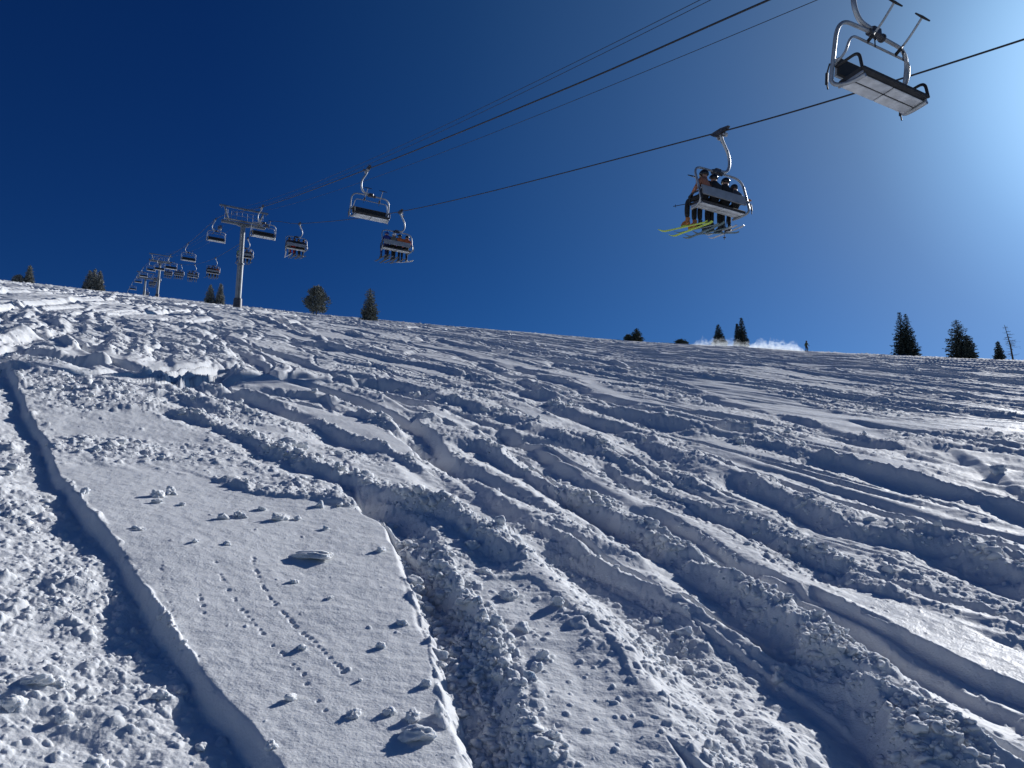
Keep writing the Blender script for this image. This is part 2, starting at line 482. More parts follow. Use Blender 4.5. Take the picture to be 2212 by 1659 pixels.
# ------------------------------------------------------------------ object helpers
def link(name, me, mats=(), parent=None):
    o = bpy.data.objects.new(name, me)
    COL.objects.link(o)
    for m in (mats if isinstance(mats, (list, tuple)) else [mats]):
        if me is not None:
            me.materials.append(m)
    if parent is not None:
        o.parent = parent
    return o


def tag(o, label=None, cat=None, group=None, kind=None):
    if label:
        o["label"] = label
    if cat:
        o["category"] = cat
    if group:
        o["group"] = group
    if kind:
        o["kind"] = kind
    return o


def empty(name, label, cat, group=None):
    o = bpy.data.objects.new(name, None)
    COL.objects.link(o)
    o.empty_display_size = .2
    return tag(o, label, cat, group)


def copy_tree(o, parent=None):
    c = o.copy()
    COL.objects.link(c)
    c.parent = parent
    for ch in list(o.children):
        copy_tree(ch, c)
    return c


def mesh_np(name, V, faces, smooth=True):
    me = bpy.data.meshes.new(name)
    V = np.asarray(V, np.float32)
    faces = np.asarray(faces, np.int32)
    nf, k = faces.shape
    me.vertices.add(len(V))
    me.vertices.foreach_set("co", V.ravel())
    me.loops.add(nf * k)
    me.loops.foreach_set("vertex_index", faces.ravel())
    me.polygons.add(nf)
    me.polygons.foreach_set("loop_start", np.arange(0, nf * k, k, dtype=np.int32))
    me.polygons.foreach_set("loop_total", np.full(nf, k, np.int32))
    me.polygons.foreach_set("use_smooth", np.full(nf, smooth, bool))
    me.update()
    return me


class MB:
    """Collects tubes, boxes and sweeps into one mesh."""

    def __init__(self):
        self.v, self.f = [], []

    def tube(self, pts, r, n=10, caps=True):
        pts = [Vector(p) for p in pts]
        rs = r if isinstance(r, (list, tuple)) else [r] * len(pts)
        up = Vector((0, 0, 1))
        t0 = (pts[1] - pts[0]).normalized()
        if abs(t0.dot(up)) > .95:
            up = Vector((0, 1, 0))
        u = t0.cross(up).normalized()
        b0 = len(self.v)
        for i, p in enumerate(pts):
            a = pts[max(0, i - 1)]
            b = pts[min(len(pts) - 1, i + 1)]
            t = (b - a).normalized()
            u = (u - t * u.dot(t)).normalized()
            w = t.cross(u)
            for k in range(n):
                an = 2 * math.pi * k / n
                self.v.append(p + (u * math.cos(an) + w * math.sin(an)) * rs[i])
        for i in range(len(pts) - 1):
            for k in range(n):
                a = b0 + i * n + k
                b = b0 + i * n + (k + 1) % n
                self.f.append((a, b, b + n, a + n))
        if caps:
            self.f.append(tuple(b0 + k for k in range(n))[::-1])
            e = b0 + (len(pts) - 1) * n
            self.f.append(tuple(e + k for k in range(n)))
        return self

    def box(self, c, s, rot=None, bev=0.0):
        c = Vector(c)
        m = rot.to_matrix() if rot is not None else Matrix.Identity(3)
        hx, hy, hz = s[0] / 2, s[1] / 2, s[2] / 2
        b = min(bev, hx * .9, hy * .9, hz * .9)
        b0 = len(self.v)
        if b <= 0:
            for z in (-hz, hz):
                for x, y in ((-hx, -hy), (hx, -hy), (hx, hy), (-hx, hy)):
                    self.v.append(c + m @ Vector((x, y, z)))
            q = b0
            for f in ((0, 3, 2, 1), (4, 5, 6, 7), (0, 1, 5, 4), (1, 2, 6, 5), (2, 3, 7, 6), (3, 0, 4, 7)):
                self.f.append(tuple(q + i for i in f))
        else:
            rings = []
            for z, k in ((-hz, b), (-hz + b, 0), (hz - b, 0), (hz, b)):
                ring = []
                for x, y, sx, sy in ((-hx, -hy, 1, 1), (hx, -hy, -1, 1), (hx, hy, -1, -1), (-hx, hy, 1, -1)):
                    for first in (0, 1):
                        xx, yy = x + sx * k, y + sy * k
                        if (sx * sy > 0) == (first == 0):
                            yy = yy + sy * b
                        else:
                            xx = xx + sx * b
                        self.v.append(c + m @ Vector((xx, yy, z)))
                        ring.append(len(self.v) - 1)
                rings.append(ring)
            for a, d in zip(rings[:-1], rings[1:]):
                for i in range(8):
                    j = (i + 1) % 8
                    self.f.append((a[i], a[j], d[j], d[i]))
            self.f.append(tuple(rings[0][::-1]))
            self.f.append(tuple(rings[-1]))
        return self

    def prism(self, prof, x0, x1, axis='X'):
        """Extrudes a (y, z) outline along x."""
        n = len(prof)
        b0 = len(self.v)
        for x in (x0, x1):
            for y, z in prof:
                self.v.append(Vector((x, y, z)))
        for i in range(n):
            j = (i + 1) % n
            self.f.append((b0 + i, b0 + j, b0 + n + j, b0 + n + i))
        self.f.append(tuple(b0 + i for i in range(n))[::-1])
        self.f.append(tuple(b0 + n + i for i in range(n)))
        return self

    def mesh(self, name, smooth=True):
        me = bpy.data.meshes.new(name)
        me.from_pydata([tuple(v) for v in self.v], [], self.f)
        bm = bmesh.new()
        bm.from_mesh(me)
        bmesh.ops.recalc_face_normals(bm, faces=bm.faces)
        bm.to_mesh(me)
        bm.free()
        if smooth:
            for p in me.polygons:
                p.use_smooth = True
            me.set_sharp_from_angle(angle=R(38))
        me.update()
        return me

    def build(self, name, mat, parent=None, smooth=True):
        return link(name, self.mesh(name, smooth), mat, parent)


def arc(pts, rad, n=6):
    """Rounds the corners of a polyline."""
    pts = [Vector(p) for p in pts]
    out = [pts[0]]
    for i in range(1, len(pts) - 1):
        a, p, b = pts[i - 1], pts[i], pts[i + 1]
        da, db = (a - p), (b - p)
        k = min(rad, da.length * .49, db.length * .49)
        s, e = p + da.normalized() * k, p + db.normalized() * k
        for j in range(n + 1):
            t = j / n
            out.append(s * (1 - t) ** 2 + p * 2 * t * (1 - t) + e * t * t)
    out.append(pts[-1])
    return out


def mat(name, col, rough=.6, metal=0.0, spec=.5, noise=0.0, nscale=8.0, bump=0.0):
    m = bpy.data.materials.new(name)
    m.use_nodes = True
    nt = m.node_tree
    b = nt.nodes["Principled BSDF"]
    b.inputs["Roughness"].default_value = rough
    b.inputs["Metallic"].default_value = metal
    b.inputs["Specular IOR Level"].default_value = spec
    tc = nt.nodes.new("ShaderNodeTexCoord")
    nz = nt.nodes.new("ShaderNodeTexNoise")
    nz.inputs["Scale"].default_value = nscale
    nz.inputs["Detail"].default_value = 5
    nt.links.new(tc.outputs["Object"], nz.inputs["Vector"])
    rp = nt.nodes.new("ShaderNodeValToRGB")
    rp.color_ramp.elements[0].position = .3
    rp.color_ramp.elements[1].position = .7
    lo = [max(0, c * (1 - noise)) for c in col]
    hi = [min(1, c * (1 + noise)) for c in col]
    rp.color_ramp.elements[0].color = (*lo, 1)
    rp.color_ramp.elements[1].color = (*hi, 1)
    nt.links.new(nz.outputs["Fac"], rp.inputs["Fac"])
    nt.links.new(rp.outputs["Color"], b.inputs["Base Color"])
    if bump:
        bp = nt.nodes.new("ShaderNodeBump")
        bp.inputs["Strength"].default_value = bump
        bp.inputs["Distance"].default_value = .02
        nt.links.new(nz.outputs["Fac"], bp.inputs["Height"])
        nt.links.new(bp.outputs["Normal"], b.inputs["Normal"])
    return m


# ------------------------------------------------------------------ materials
def snow_mat(loose=None):
    m = bpy.data.materials.new("snow" if loose is None else "loose_snow")
    m.use_nodes = True
    nt = m.node_tree
    b = nt.nodes["Principled BSDF"]
    b.inputs["Base Color"].default_value = (.69, .708, .728, 1)
    b.inputs["Roughness"].default_value = .42
    b.inputs["IOR"].default_value = 1.31
    b.inputs["Specular IOR Level"].default_value = .06
    b.inputs["Subsurface Weight"].default_value = .6
    b.inputs["Subsurface Radius"].default_value = (1.0, 1.1, 1.25)
    b.inputs["Subsurface Scale"].default_value = .012
    at = nt.nodes.new("ShaderNodeAttribute")
    at.attribute_name = "looseness"
    mr = nt.nodes.new("ShaderNodeMapRange")
    mr.inputs["From Min"].default_value = .05
    mr.inputs["From Max"].default_value = .4
    mr.inputs["To Min"].default_value = .46 if loose is None else loose
    mr.inputs["To Max"].default_value = .72 if loose is None else loose
    nt.links.new(at.outputs["Fac"], mr.inputs["Value"])
    nt.links.new(mr.outputs["Result"], b.inputs["Roughness"])
    g = nt.nodes.new("ShaderNodeNewGeometry")
    n1 = nt.nodes.new("ShaderNodeTexNoise")
    n1.inputs["Scale"].default_value = 95
    n1.inputs["Detail"].default_value = 3
    n2 = nt.nodes.new("ShaderNodeTexNoise")
    n2.inputs["Scale"].default_value = 22
    n2.inputs["Detail"].default_value = 4
    ad = nt.nodes.new("ShaderNodeMath")
    ad.operation = 'MULTIPLY_ADD'
    ad.inputs[1].default_value = 2.2
    nt.links.new(g.outputs["Position"], n1.inputs["Vector"])
    nt.links.new(g.outputs["Position"], n2.inputs["Vector"])
    nt.links.new(n2.outputs["Fac"], ad.inputs[0])
    nt.links.new(n1.outputs["Fac"], ad.inputs[2])
    bp = nt.nodes.new("ShaderNodeBump")
    bp.inputs["Strength"].default_value = .5
    bp.inputs["Distance"].default_value = .006
    nt.links.new(ad.outputs[0], bp.inputs["Height"])
    nt.links.new(bp.outputs["Normal"], b.inputs["Normal"])
    return m


M_SNOW = snow_mat()
M_LOOSE = snow_mat(.65)
M_GALV = mat("galvanised_steel", (.40, .42, .44), .42, .5, .5, .25, 3)
M_ROPE = mat("steel_rope", (.03, .03, .035), .5, .6)
M_DARK = mat("black_rubber", (.02, .02, .022), .6, noise=.3)
M_PAD = mat("dark_seat_pad", (.025, .026, .03), .7, noise=.3)
M_PANEL = mat("grey_seat_panel", (.33, .35, .37), .45, 0, .5, .15, 4)
M_PANEL2 = mat("pale_seat_underside", (.62, .64, .66), .5, 0, .5, .2, 5)
M_GRIP = mat("grip_metal", (.09, .09, .10), .45, .5, noise=.4)
M_WHEEL = mat("pale_wheel", (.55, .55, .55), .5, .2)
M_TOWER = mat("tower_steel", (.24, .26, .28), .5, .45, .5, .22, 1.2)
M_BARK = mat("bark", (.07, .055, .045), .9, noise=.4)
M_SKIN = mat("skin", (.45, .26, .19), .6)


# ------------------------------------------------------------------ the snow hill
def build_hill():
    az_in = np.concatenate([np.linspace(R(-68), R(-38), 240)[:-1], np.linspace(R(-38), R(38), 1240), np.linspace(R(38), R(68), 240)[1:]])
    az_out = np.linspace(R(68), R(292), 76)[1:-1]
    az = np.concatenate([az_in, az_out])
    rs = [0.0]
    r = .35
    while r < 700:
        rs.append(r)
        if r < 2.1:
            dr = .05
        elif r < 40:
            dr = min(.00050 * r * r, .075)
        elif r < 185:
            dr = .075 * (r / 40) ** 1.25
        else:
            dr = .06 * r
        r += dr
    rs = np.array(rs[1:])
    na, nr = len(az), len(rs)
    RR, AA = np.meshgrid(rs, az, indexing='ij')
    x = (RR * np.sin(AA)).ravel()
    y = (RR * np.cos(AA)).ravel()
    Z = np.zeros(len(x), np.float32)
    LO = np.zeros(len(x) + 1, np.float32)
    inw = np.tile(np.arange(na) < len(az_in), nr) | (RR.ravel() < 3)
    i_ = np.nonzero(inw)[0]
    CH = 400000
    for a in range(0, len(i_), CH):
        j = i_[a:a + CH]
        Z[j], LO[j] = relief(x[j], y[j], None)
    j = np.nonzero(~inw)[0]
    Z[j], LO[j] = relief(x[j], y[j], None)
    z = base(x, y) + Z
    V = np.stack([x, y, z], 1)
    V = np.vstack([V, [[0, 0, float(z[:na].mean())]]])
    i = np.arange(nr - 1)[:, None]
    k = np.arange(na)[None, :]
    k2 = (k + 1) % na
    q = np.stack(np.broadcast_arrays(i * na + k, (i + 1) * na + k, (i + 1) * na + k2, i * na + k2), -1).reshape(-1, 4)[:, ::-1]
    c = len(V) - 1
    # the innermost ring closes on one vertex with degenerate-free triangles
    kk = np.arange(0, na, 2)
    fan = np.stack([np.full(len(kk), c), kk, (kk + 1) % na, (kk + 2) % na], 1)[:, ::-1]
    me = mesh_np("snow_slope", V, np.vstack([q, fan]))
    at = me.attributes.new("looseness", 'FLOAT', 'POINT')
    at.data.foreach_set("value", LO)
    o = link("snow_slope", me, M_SNOW)
    tag(o, "wide sunlit snow slope cut up by many ski tracks", "snow", kind="structure")
    return o


def ground_z(x, y):
    xs, ys = np.atleast_1d(np.asarray(x, float)), np.atleast_1d(np.asarray(y, float))
    z, ro = relief(xs, ys, None)
    return base(xs, ys) + z, ro


build_hill()

# ------------------------------------------------------------------ loose snow clumps
def ico(sub):
    bm = bmesh.new()
    bmesh.ops.create_icosphere(bm, subdivisions=sub, radius=1.0)
    V = np.array([v.co[:] for v in bm.verts])
    Fc = np.array([[v.index for v in f.verts] for f in bm.faces])
    bm.free()
    return V, Fc


ICO1, ICO2, ICO3, ICO4 = ico(1), ico(2), ico(3), ico(4)


def clod(sub, rg, ang=.6):
    V, Fc = (ICO1, ICO2, ICO3, ICO4)[sub - 1]
    V = V.copy()
    for k in range(rg.randint(3, 8)):          # flat broken faces
        n = np.array([rg.gauss(0, 1) for _ in range(3)])
        n /= np.linalg.norm(n)
        c = rg.uniform(.45, .85)
        d = V @ n
        m = d > c
        V[m] -= np.outer((d[m] - c) * ang, n)
    f = np.zeros(len(V))
    for k in range(10 * max(1, sub - 1)):            # broken, grainy surface
        w = 2.2 * 1.32 ** (k * .9)
        if w > (4, 9, 16, 30)[sub - 1]:
            w = rg.uniform(3, (4, 9, 16, 30)[sub - 1])
        d = np.array([rg.gauss(0, 1) for _ in range(3)])
        d /= np.linalg.norm(d)
        f += np.sin(V @ d * w + rg.uniform(0, 6.28)) * .27 / w ** .8
    V *= (1 + f)[:, None]
    V *= np.array([rg.uniform(.8, 1.35), rg.uniform(.7, 1.0), rg.uniform(.5, .85)])
    return V, Fc


def scatter_debris():
    rg = random.Random(42)
    nr_ = np.random.default_rng(42)
    lib1 = [clod(1, rg) for _ in range(14)]
    lib2 = [clod(2, rg) for _ in range(14)]
    lib3 = [clod(3, rg) for _ in range(14)]
    N = 300000
    inv = nr_.uniform(1 / 24.0, 1 / 2.4, N)
    r = 1 / inv
    az = nr_.uniform(R(-46), R(46), N)
    x, y = r * np.sin(az), r * np.cos(az)
    z, ro = ground_z(x, y)
    keep = nr_.uniform(0, 1, N) < np.clip((ro - .30) * 1.25, 0.004, 1) ** 1.5 * .75
    x, y, z, r, ro, az = x[keep], y[keep], z[keep], r[keep], ro[keep], az[keep]
    size = np.exp(nr_.normal(-5.0, .66, len(x))) * (r / 4.0) ** .42 * (.55 + .7 * ro)
    size = size * (1 + .7 * np.clip((ro - .7) / .2, 0, 1))
    size = np.where((az < R(-17)) & (r < 5.5), size * .72, size)
    size = np.minimum(size, .036 * (r / 4.0) ** .6)
    VV, FF, off = [], [], 0
    for i in range(len(x)):
        px = size[i] / r[i] * 769
        V, Fc = (lib3 if px > 6 else lib2 if px > 2 else lib1)[rg.randrange(14)]
        e = Euler((rg.uniform(-.5, .5), rg.uniform(-.5, .5), rg.uniform(0, 6.3))).to_matrix()
        W = V @ np.array(e).T * size[i]
        W[:, 0] += x[i]
        W[:, 1] += y[i]
        W[:, 2] += z[i] + size[i] * .1
        VV.append(W)
        FF.append(Fc + off)
        off += len(V)
    me = mesh_np("snow_debris", np.vstack(VV), np.vstack(FF))
    o = link("snow_debris", me, M_LOOSE)
    tag(o, "broken crumbs and clods of snow thrown out of the ski tracks", "snow debris", kind="stuff")
    print("debris", len(x))


scatter_debris()

CLUMPS_A = [(290, 1151, 7), (305, 1155, 6), (421, 1183, 8), (489, 1185, 8), (636, 1256, 8), (712, 1293, 6), (652, 1393, 9), (630, 1496, 13), (587, 1598, 14),
            (822, 1193, 9), (870, 1346, 10), (823, 1395, 10), (762, 1535, 14), (843, 1531, 13), (181, 1070, 10), (338, 1073, 14), (368, 1065, 12), (336, 1092, 8), (393, 1097, 7),
            (510, 1122, 8), (482, 1128, 10), (520, 1124, 10), (605, 1128, 14), (640, 1130, 9), (690, 1103, 10), (735, 1101, 8), (206, 968, 12), (565, 1109, 8), (705, 1150, 8)]
CLUMPS_B = [(920, 1473, 14), (890, 1543, 17), (955, 1540, 24), (1070, 1361, 17), (1131, 1372, 15), (1006, 1299, 19), (1104, 1297, 20), (1174, 1435, 15),
            (1147, 1482, 16), (1207, 1322, 15), (1266, 1362, 9), (1043, 1236, 15), (1200, 1613, 13), (1197, 1646, 13), (1020, 1183, 18), (1157, 1461, 12), (1080, 1455, 16)]
CLUMPS_C = [(78, 1452, 24), (133, 1453, 12), (213, 1605, 22), (397, 1449, 9), (355, 1460, 20), (437, 1560, 12), (32, 1493, 22), (145, 1511, 14), (538, 1604, 7)]


def clump_thing(u, v, px, label, group, rg, flat=1.0):
    x, y = unproj(u, v + px * .5)
    z, _ = ground_z(x, y)
    rr = math.hypot(x, y)
    s = px / F * rr * 1.05
    V, Fc = clod(4, rg)
    V = V * s * np.array([1, 1, flat])
    me = mesh_np("snow_clump", V, Fc)
    o = link("snow_clump", me, M_LOOSE)
    o.location = (x, y, float(z[0]) + s * .24 * flat)
    o.rotation_euler = (rg.uniform(-.35, .35), rg.uniform(-.35, .35), rg.uniform(0, 6))
    return tag(o, label, "snow clump", group)


_rg = random.Random(9)
for u, v, px in CLUMPS_A:
    clump_thing(u, v, px, "small round lump of snow lying alone on the smooth untracked slab", "snow lumps on the smooth slab", _rg)
for u, v, px in CLUMPS_B:
    clump_thing(u, v, px, "rounded block of snow on the bank beside the chunk filled channel", "snow blocks beside the channel", _rg)
for u, v, px in CLUMPS_C:
    clump_thing(u, v, px, "snow lump in the churned trough below the long slab edge", "snow lumps in the trough", _rg)


def plate_stack(u, v, px, label):
    x, y = unproj(u, v)
    z, _ = ground_z(x, y)
    k = px / F * math.hypot(x, y)
    VV, FF, off = [], [], 0
    for (dx, dy, dz, sx, sy, sz, rz, tilt) in ((0, .25, .18, .62, .30, .17, -.1, .12), (-.2, -.10, .08, .38, .24, .12, .15, -.1), (.32, -.05, .10, .42, .30, .15, -.35, .18), (.5, .35, .12, .16, .14, .14, 0, .2)):
        V, Fc = clod(4, _rg, 1.0)
        V = np.sign(V) * np.abs(V) ** .7
        V = V * np.array([sx, sy, sz]) @ np.array(Euler((tilt, tilt * .5, rz)).to_matrix()).T
        VV.append((V + np.array([dx, dy, dz])) * k)
        FF.append(Fc + off)
        off += len(V)
    o = link("snow_clump", mesh_np("snow_clump", np.vstack(VV), np.vstack(FF)), M_LOOSE)
    o.location = (x, y, float(z[0]))
    tag(o, label, "snow clump")


plate_stack(672, 1212, 62, "flat stack of broken snow plates lying on the smooth slab by the animal prints")
clump_thing(897, 1575, 30, "largest snow block at the near rim of the chunk filled channel", None, _rg)
clump_thing(2155, 1010, 15, "dark round snow boulder standing alone at the right edge", None, _rg)
clump_thing(630, 958, 26, "big angular snow block at the head of the block berm", None, _rg, .7)
clump_thing(730, 1015, 24, "tilted snow slab standing in the middle of the block berm", None, _rg, .7)

# ------------------------------------------------------------------ chairlift
HEAD = R(-29.7)
LS = np.array([math.sin(HEAD), math.cos(HEAD)])         # along the line, uphill
LN = np.array([math.cos(HEAD), -math.sin(HEAD)])        # across the line, to the right
OFF_A, OFF_B = 13.0, 18.5
OFF_C = .5 * (OFF_A + OFF_B)


def on_line(u, v, off):
    d = ray(u, v)
    t = off / (d[:2] @ LN)
    return d[0] * t, d[1] * t, EYE + d[2] * t


EMPTY_PX = [(1867, -95), (795, 365), (567, 447), (466, 474), (406.5, 526), (369, 550.5), (344, 557), (326, 562), (310, 577.5), (298.6, 592), (287, 609), (278, 625)]
LOADED_PX = [(1556, 285), (865, 457), (647, 483), (535, 514.5), (465.5, 557), (421, 571), (391, 571), (367, 573), (343, 590), (332, 598), (318, 621)]


CX, CW = -.24, .91


def make_chair():
    root = empty("chairlift_chair", "x", "chairlift chair", "chairs hanging from the lift rope")
    # grip
    m = MB()
    m.prism([(-.42, .03), (-.30, -.06), (.22, -.10), (.34, -.02), (.42, .05), (.30, .10), (-.05, .10), (-.25, .06)], -.06, .06)
    m.box((.03, 0, -.13), (.10, .34, .12), bev=.02)
    g = m.build("grip", M_GRIP, root)
    for y in (-.15, .15):
        m = MB()
        m.tube([(.06, y, -.15), (.13, y, -.15)], .075, 14)
        m.tube([(-.02, y, -.15), (.06, y, -.15)], .03, 8)
        m.build("wheel", M_WHEEL, g)
    m = MB()
    m.tube([(.04, .12, -.2), (.26, .2, -.21)], .022, 8)
    m.tube([(.26, .2, -.21), (.34, .23, -.215)], .05, 10)
    m.build("lever", M_GRIP, g)
    # hanger
    m = MB()
    m.tube(arc([(.02, 0, -.12), (.09, 0, -.34), (.34, 0, -.78), (.36, 0, -1.18), (.22, 0, -1.47), (-.24, 0, -1.53)], .24, 7), .052, 12)
    h = m.build("hanger", M_GALV, root)
    m = MB()
    m.box((-.24, 0, -1.55), (.26, .17, .20), bev=.03)
    m.tube([(-.44, 0, -1.60), (-.04, 0, -1.60)], .075, 12)
    m.tube([(-.48, .0, -1.60), (-.44, .0, -1.60)], .09, 12)
    m.build("damper", M_GRIP, h)
    # bail
    W = 1.22
    m = MB()
    m.tube(arc([(-W + .17, .34, -2.98), (-W + .13, .0, -2.995), (-W, -.30, -2.90), (-W, -.24, -2.55), (-W, -.02, -1.53), (0, 0, -1.50), (W, -.02, -1.53), (W, -.24, -2.55), (W, -.30, -2.90), (W - .13, .0, -2.995), (W - .17, .34, -2.98)], .42, 8), .042, 12)
    m.build("bail_frame", M_GALV, root)
    # seat
    m = MB()
    prof = [(-.20, -2.93), (.30, -2.89), (.36, -2.86), (.37, -2.81), (.30, -2.79), (-.18, -2.83), (-.24, -2.88)]
    m.prism(prof, -1.1, 1.1)
    s = m.build("seat", M_PAD, root)
    for x0, x1 in ((-1.06, -.02), (.02, 1.06)):
        for y0, y1 in ((-.19, .03), (.06, .27)):
            m = MB()
            m.box(((x0 + x1) / 2, (y0 + y1) / 2, -2.945 + (y0 + y1) / 2 * .08 + .005), (x1 - x0, y1 - y0, .03), Euler((.08, 0, 0)), .008)
            m.build("underside_panel", M_PANEL2, s)
    for x in (-1.085, 1.085):
        m = MB()
        m.box((x, .05, -2.93), (.035, .56, .06), Euler((.08, 0, 0)), .01)
        m.build("seat_rail", M_GALV, s)
    # backrest
    m = MB()
    m.prism([(-.30, -2.66), (-.25, -2.66), (-.19, -2.30), (-.205, -2.28), (-.24, -2.30)], -1.08, 1.08)
    b = m.build("backrest", M_PANEL, root)
    m = MB()
    m.prism([(-.245, -2.655), (-.20, -2.64), (-.15, -2.31), (-.17, -2.285), (-.187, -2.30)], -1.07, 1.07)
    m.build("back_pad", M_PAD, b)
    m = MB()
    for z, y in ((-2.38, -.243), (-2.58, -.280)):
        m.box((0, y, z), (1.9, .012, .025), Euler((-.15, 0, 0)))
    m.build("back_rib", M_GALV, b)
    # arm loops
    for x in (-1.13, 1.13):
        m = MB()
        m.tube(arc([(x, -.22, -2.5), (x, .30, -2.47), (x, .34, -2.85)], .14, 6), .032, 10)
        m.build("armrest", M_DARK, root)
    # restraint bar, raised
    m = MB()
    Wb = 1.02
    m.tube(arc([(-1.15, -.26, -2.45), (-Wb - .06, -.02, -2.3), (-Wb, .10, -1.92), (Wb, .10, -1.92), (Wb + .06, -.02, -2.3), (1.15, -.26, -2.45)], .25, 7), .026, 10)
    br = m.build("restraint_bar", M_GALV, root)
    for x in (-.48, .48):
        m = MB()
        m.tube(arc([(x, .10, -1.92), (x, .40, -1.74), (x, .72, -1.44)], .2, 5), .024, 8)
        m.build("footrest_arm", M_GALV, br)
        m = MB()
        m.tube([(x - .25, .74, -1.43), (x, .735, -1.425), (x + .25, .74, -1.43)], [.016, .028, .016], 8)
        m.build("footrest", M_DARK, br)
        m = MB()
        m.box((x, .17, -1.88), (.07, .2, .06), Euler((.5, 0, 0)), .015)
        m.tube(arc([(x + .02, .30, -1.82), (x + .13, .31, -1.94), (x + .02, .30, -2.02), (x - .03, .26, -1.90)], .05, 4), .013, 6)
        m.tube([(x + .08, .31, -2.0), (x + .09, .31, -2.2)], .012, 6)
        m.build("pole_clip", M_DARK, br)
    # outboard spring arms
    for x in (-1.27, 1.27):
        m = MB()
        m.tube(arc([(x, -.25, -2.45), (x, -.36, -2.7), (x, -.34, -2.98)], .06, 4), .016, 8)
        m.tube([(x, -.33, -2.62), (x, -.36, -2.86)], .03, 8)
        m.build("spring_arm", M_DARK, root)
    # the carrier hangs a little inside the grip
    X = Matrix.Translation((CX, 0, -1.58)) @ Matrix.Diagonal((CW, 1, .948, 1)) @ Matrix.Translation((0, 0, 1.5))
    for ch in root.children_recursive:
        if ch.name.split('.')[0] not in ("grip", "wheel", "lever", "hanger", "damper"):
            ch.data.transform(X)
    return root


chair0 = make_chair()
YAW_UP = -HEAD      # rotation about z so that local +Y is uphill
YAW_DN = -HEAD + math.pi
EMPTY_L = ["empty chair nearest the viewer, cut off by the top of the picture",
           "empty chair between the near loaded chair and the nearest tower",
           "empty chair hanging right in front of the nearest tower's crossarm",
           "empty chair just left behind the nearest tower's crossarm",
           "empty chair highest between the nearest and the second tower",
           "empty chair in front of the second tower's right arm",
           "empty chair crossing the second tower's pole",
           "empty chair at the left arm of the second tower",
           "empty chair in front of the third tower's crossarm",
           "empty chair below the left arm of the third tower",
           "empty chair low over the snow left of the third tower",
           "farthest empty chair, nearly hidden by the snow edge"]
LOADED_L = ["chair carrying four people with yellow green skis, nearest loaded one",
            "chair carrying four people, one with a snowboard, below an empty chair",
            "loaded chair just right of the nearest tower",
            "loaded chair partly hidden behind the nearest tower's pole",
            "loaded chair between the two towers with an orange jacket at its end",
            "chair carrying three people in mid span before the second tower",
            "loaded chair second to the right of the second tower",
            "loaded chair closest to the right side of the second tower",
            "loaded chair half hidden behind the second tower's pole",
            "loaded chair just left of the second tower's pole",
            "farthest loaded chair low beside the third tower's pole"]

pts_A = [on_line(u, v, OFF_A) for u, v in EMPTY_PX]
pts_B = [on_line(u, v, OFF_B) for u, v in LOADED_PX]


def s_of(p):
    return p[0] * LS[0] + p[1] * LS[1]


def line_pt(off, s, z):
    q = LN * off + LS * s
    return Vector((q[0], q[1], z))


def rope_z(knots):
    k = sorted((s_of(p), p[2]) for p in knots)
    S = np.array([a for a, _ in k])
    Zk = np.array([b for _, b in k])
    return S, Zk


tower_A = on_line(486, 464, OFF_A)
tower_B = on_line(578, 480, OFF_B)
A_knots = [on_line(1660, 0, OFF_A), on_line(1245, 182, OFF_A), tower_A, on_line(331, 556, OFF_A)] + pts_A[1:]
kA = sorted((s_of(p), p[2]) for p in A_knots)
B_knots = [on_line(2212, 85, OFF_B), tower_B] + pts_B
kB = sorted((s_of(p), p[2]) for p in B_knots)
# the nearest empty chair hangs where the rope leaves the picture
sl = (kA[1][1] - kA[0][1]) / (kA[1][0] - kA[0][0])
s1 = s_of(on_line(1867, 0, OFF_A))
z1 = kA[0][1] - (sl - .03) * (kA[0][0] - s1) - .10
q1 = line_pt(OFF_A, s1, z1)
pts_A[0] = (q1.x, q1.y, q1.z)
kA = [(s1 - 45, z1 - 45 * (sl - .07)), (s1, z1)] + kA
slB = (kB[1][1] - kB[0][1]) / (kB[1][0] - kB[0][0])
kB = [(kB[0][0] - 45, kB[0][1] - 45 * (slB - .03))] + kB


def place_chair(p, yaw, label, first):
    o = chair0 if first else copy_tree(chair0)
    o.location = (p[0], p[1], p[2])
    o.rotation_euler = (0, 0, yaw)
    o["label"] = label
    return o


for i, p in enumerate(pts_A):
    place_chair(p, YAW_DN, EMPTY_L[i], i == 0)
chairs_B = [place_chair(p, YAW_UP, LOADED_L[i], False) for i, p in enumerate(pts_B)]


def smooth_line(k, n=14):
    """Catmull-Rom through (s, z) knots."""
    S = [a for a, _ in k]
    Zk = [b for _, b in k]
    m = []
    for i in range(len(k)):
        a, b = max(0, i - 1), min(len(k) - 1, i + 1)
        m.append((Zk[b] - Zk[a]) / (S[b] - S[a]))
    out = []
    for i in range(len(k) - 1):
        h = S[i + 1] - S[i]
        for j in range(n):
            t = j / n
            z = (2 * t ** 3 - 3 * t ** 2 + 1) * Zk[i] + (t ** 3 - 2 * t ** 2 + t) * h * m[i] + (-2 * t ** 3 + 3 * t ** 2) * Zk[i + 1] + (t ** 3 - t ** 2) * h * m[i + 1]
            out.append((S[i] + h * t, z))
    out.append((S[-1], Zk[-1]))
    return out


for off, k, lab in ((OFF_A, kA, "thick steel haul rope carrying the empty chairs downhill"), (OFF_B, kB, "thick steel haul rope carrying the loaded chairs uphill")):
    m = MB()
    m.tube([line_pt(off, s, z) for s, z in smooth_line(k)], .026, 8)
    tag(m.build("haul_rope", M_ROPE), lab, "cable", "haul ropes of the chairlift")

# towers
t1s = s_of(tower_A)


def tower_base(u, off=OFF_C):
    d = ray(u, 660)
    t = off / (d[:2] @ LN)
    return d[0] * t, d[1] * t


T1 = tower_base(513)
S1 = s_of(T1)


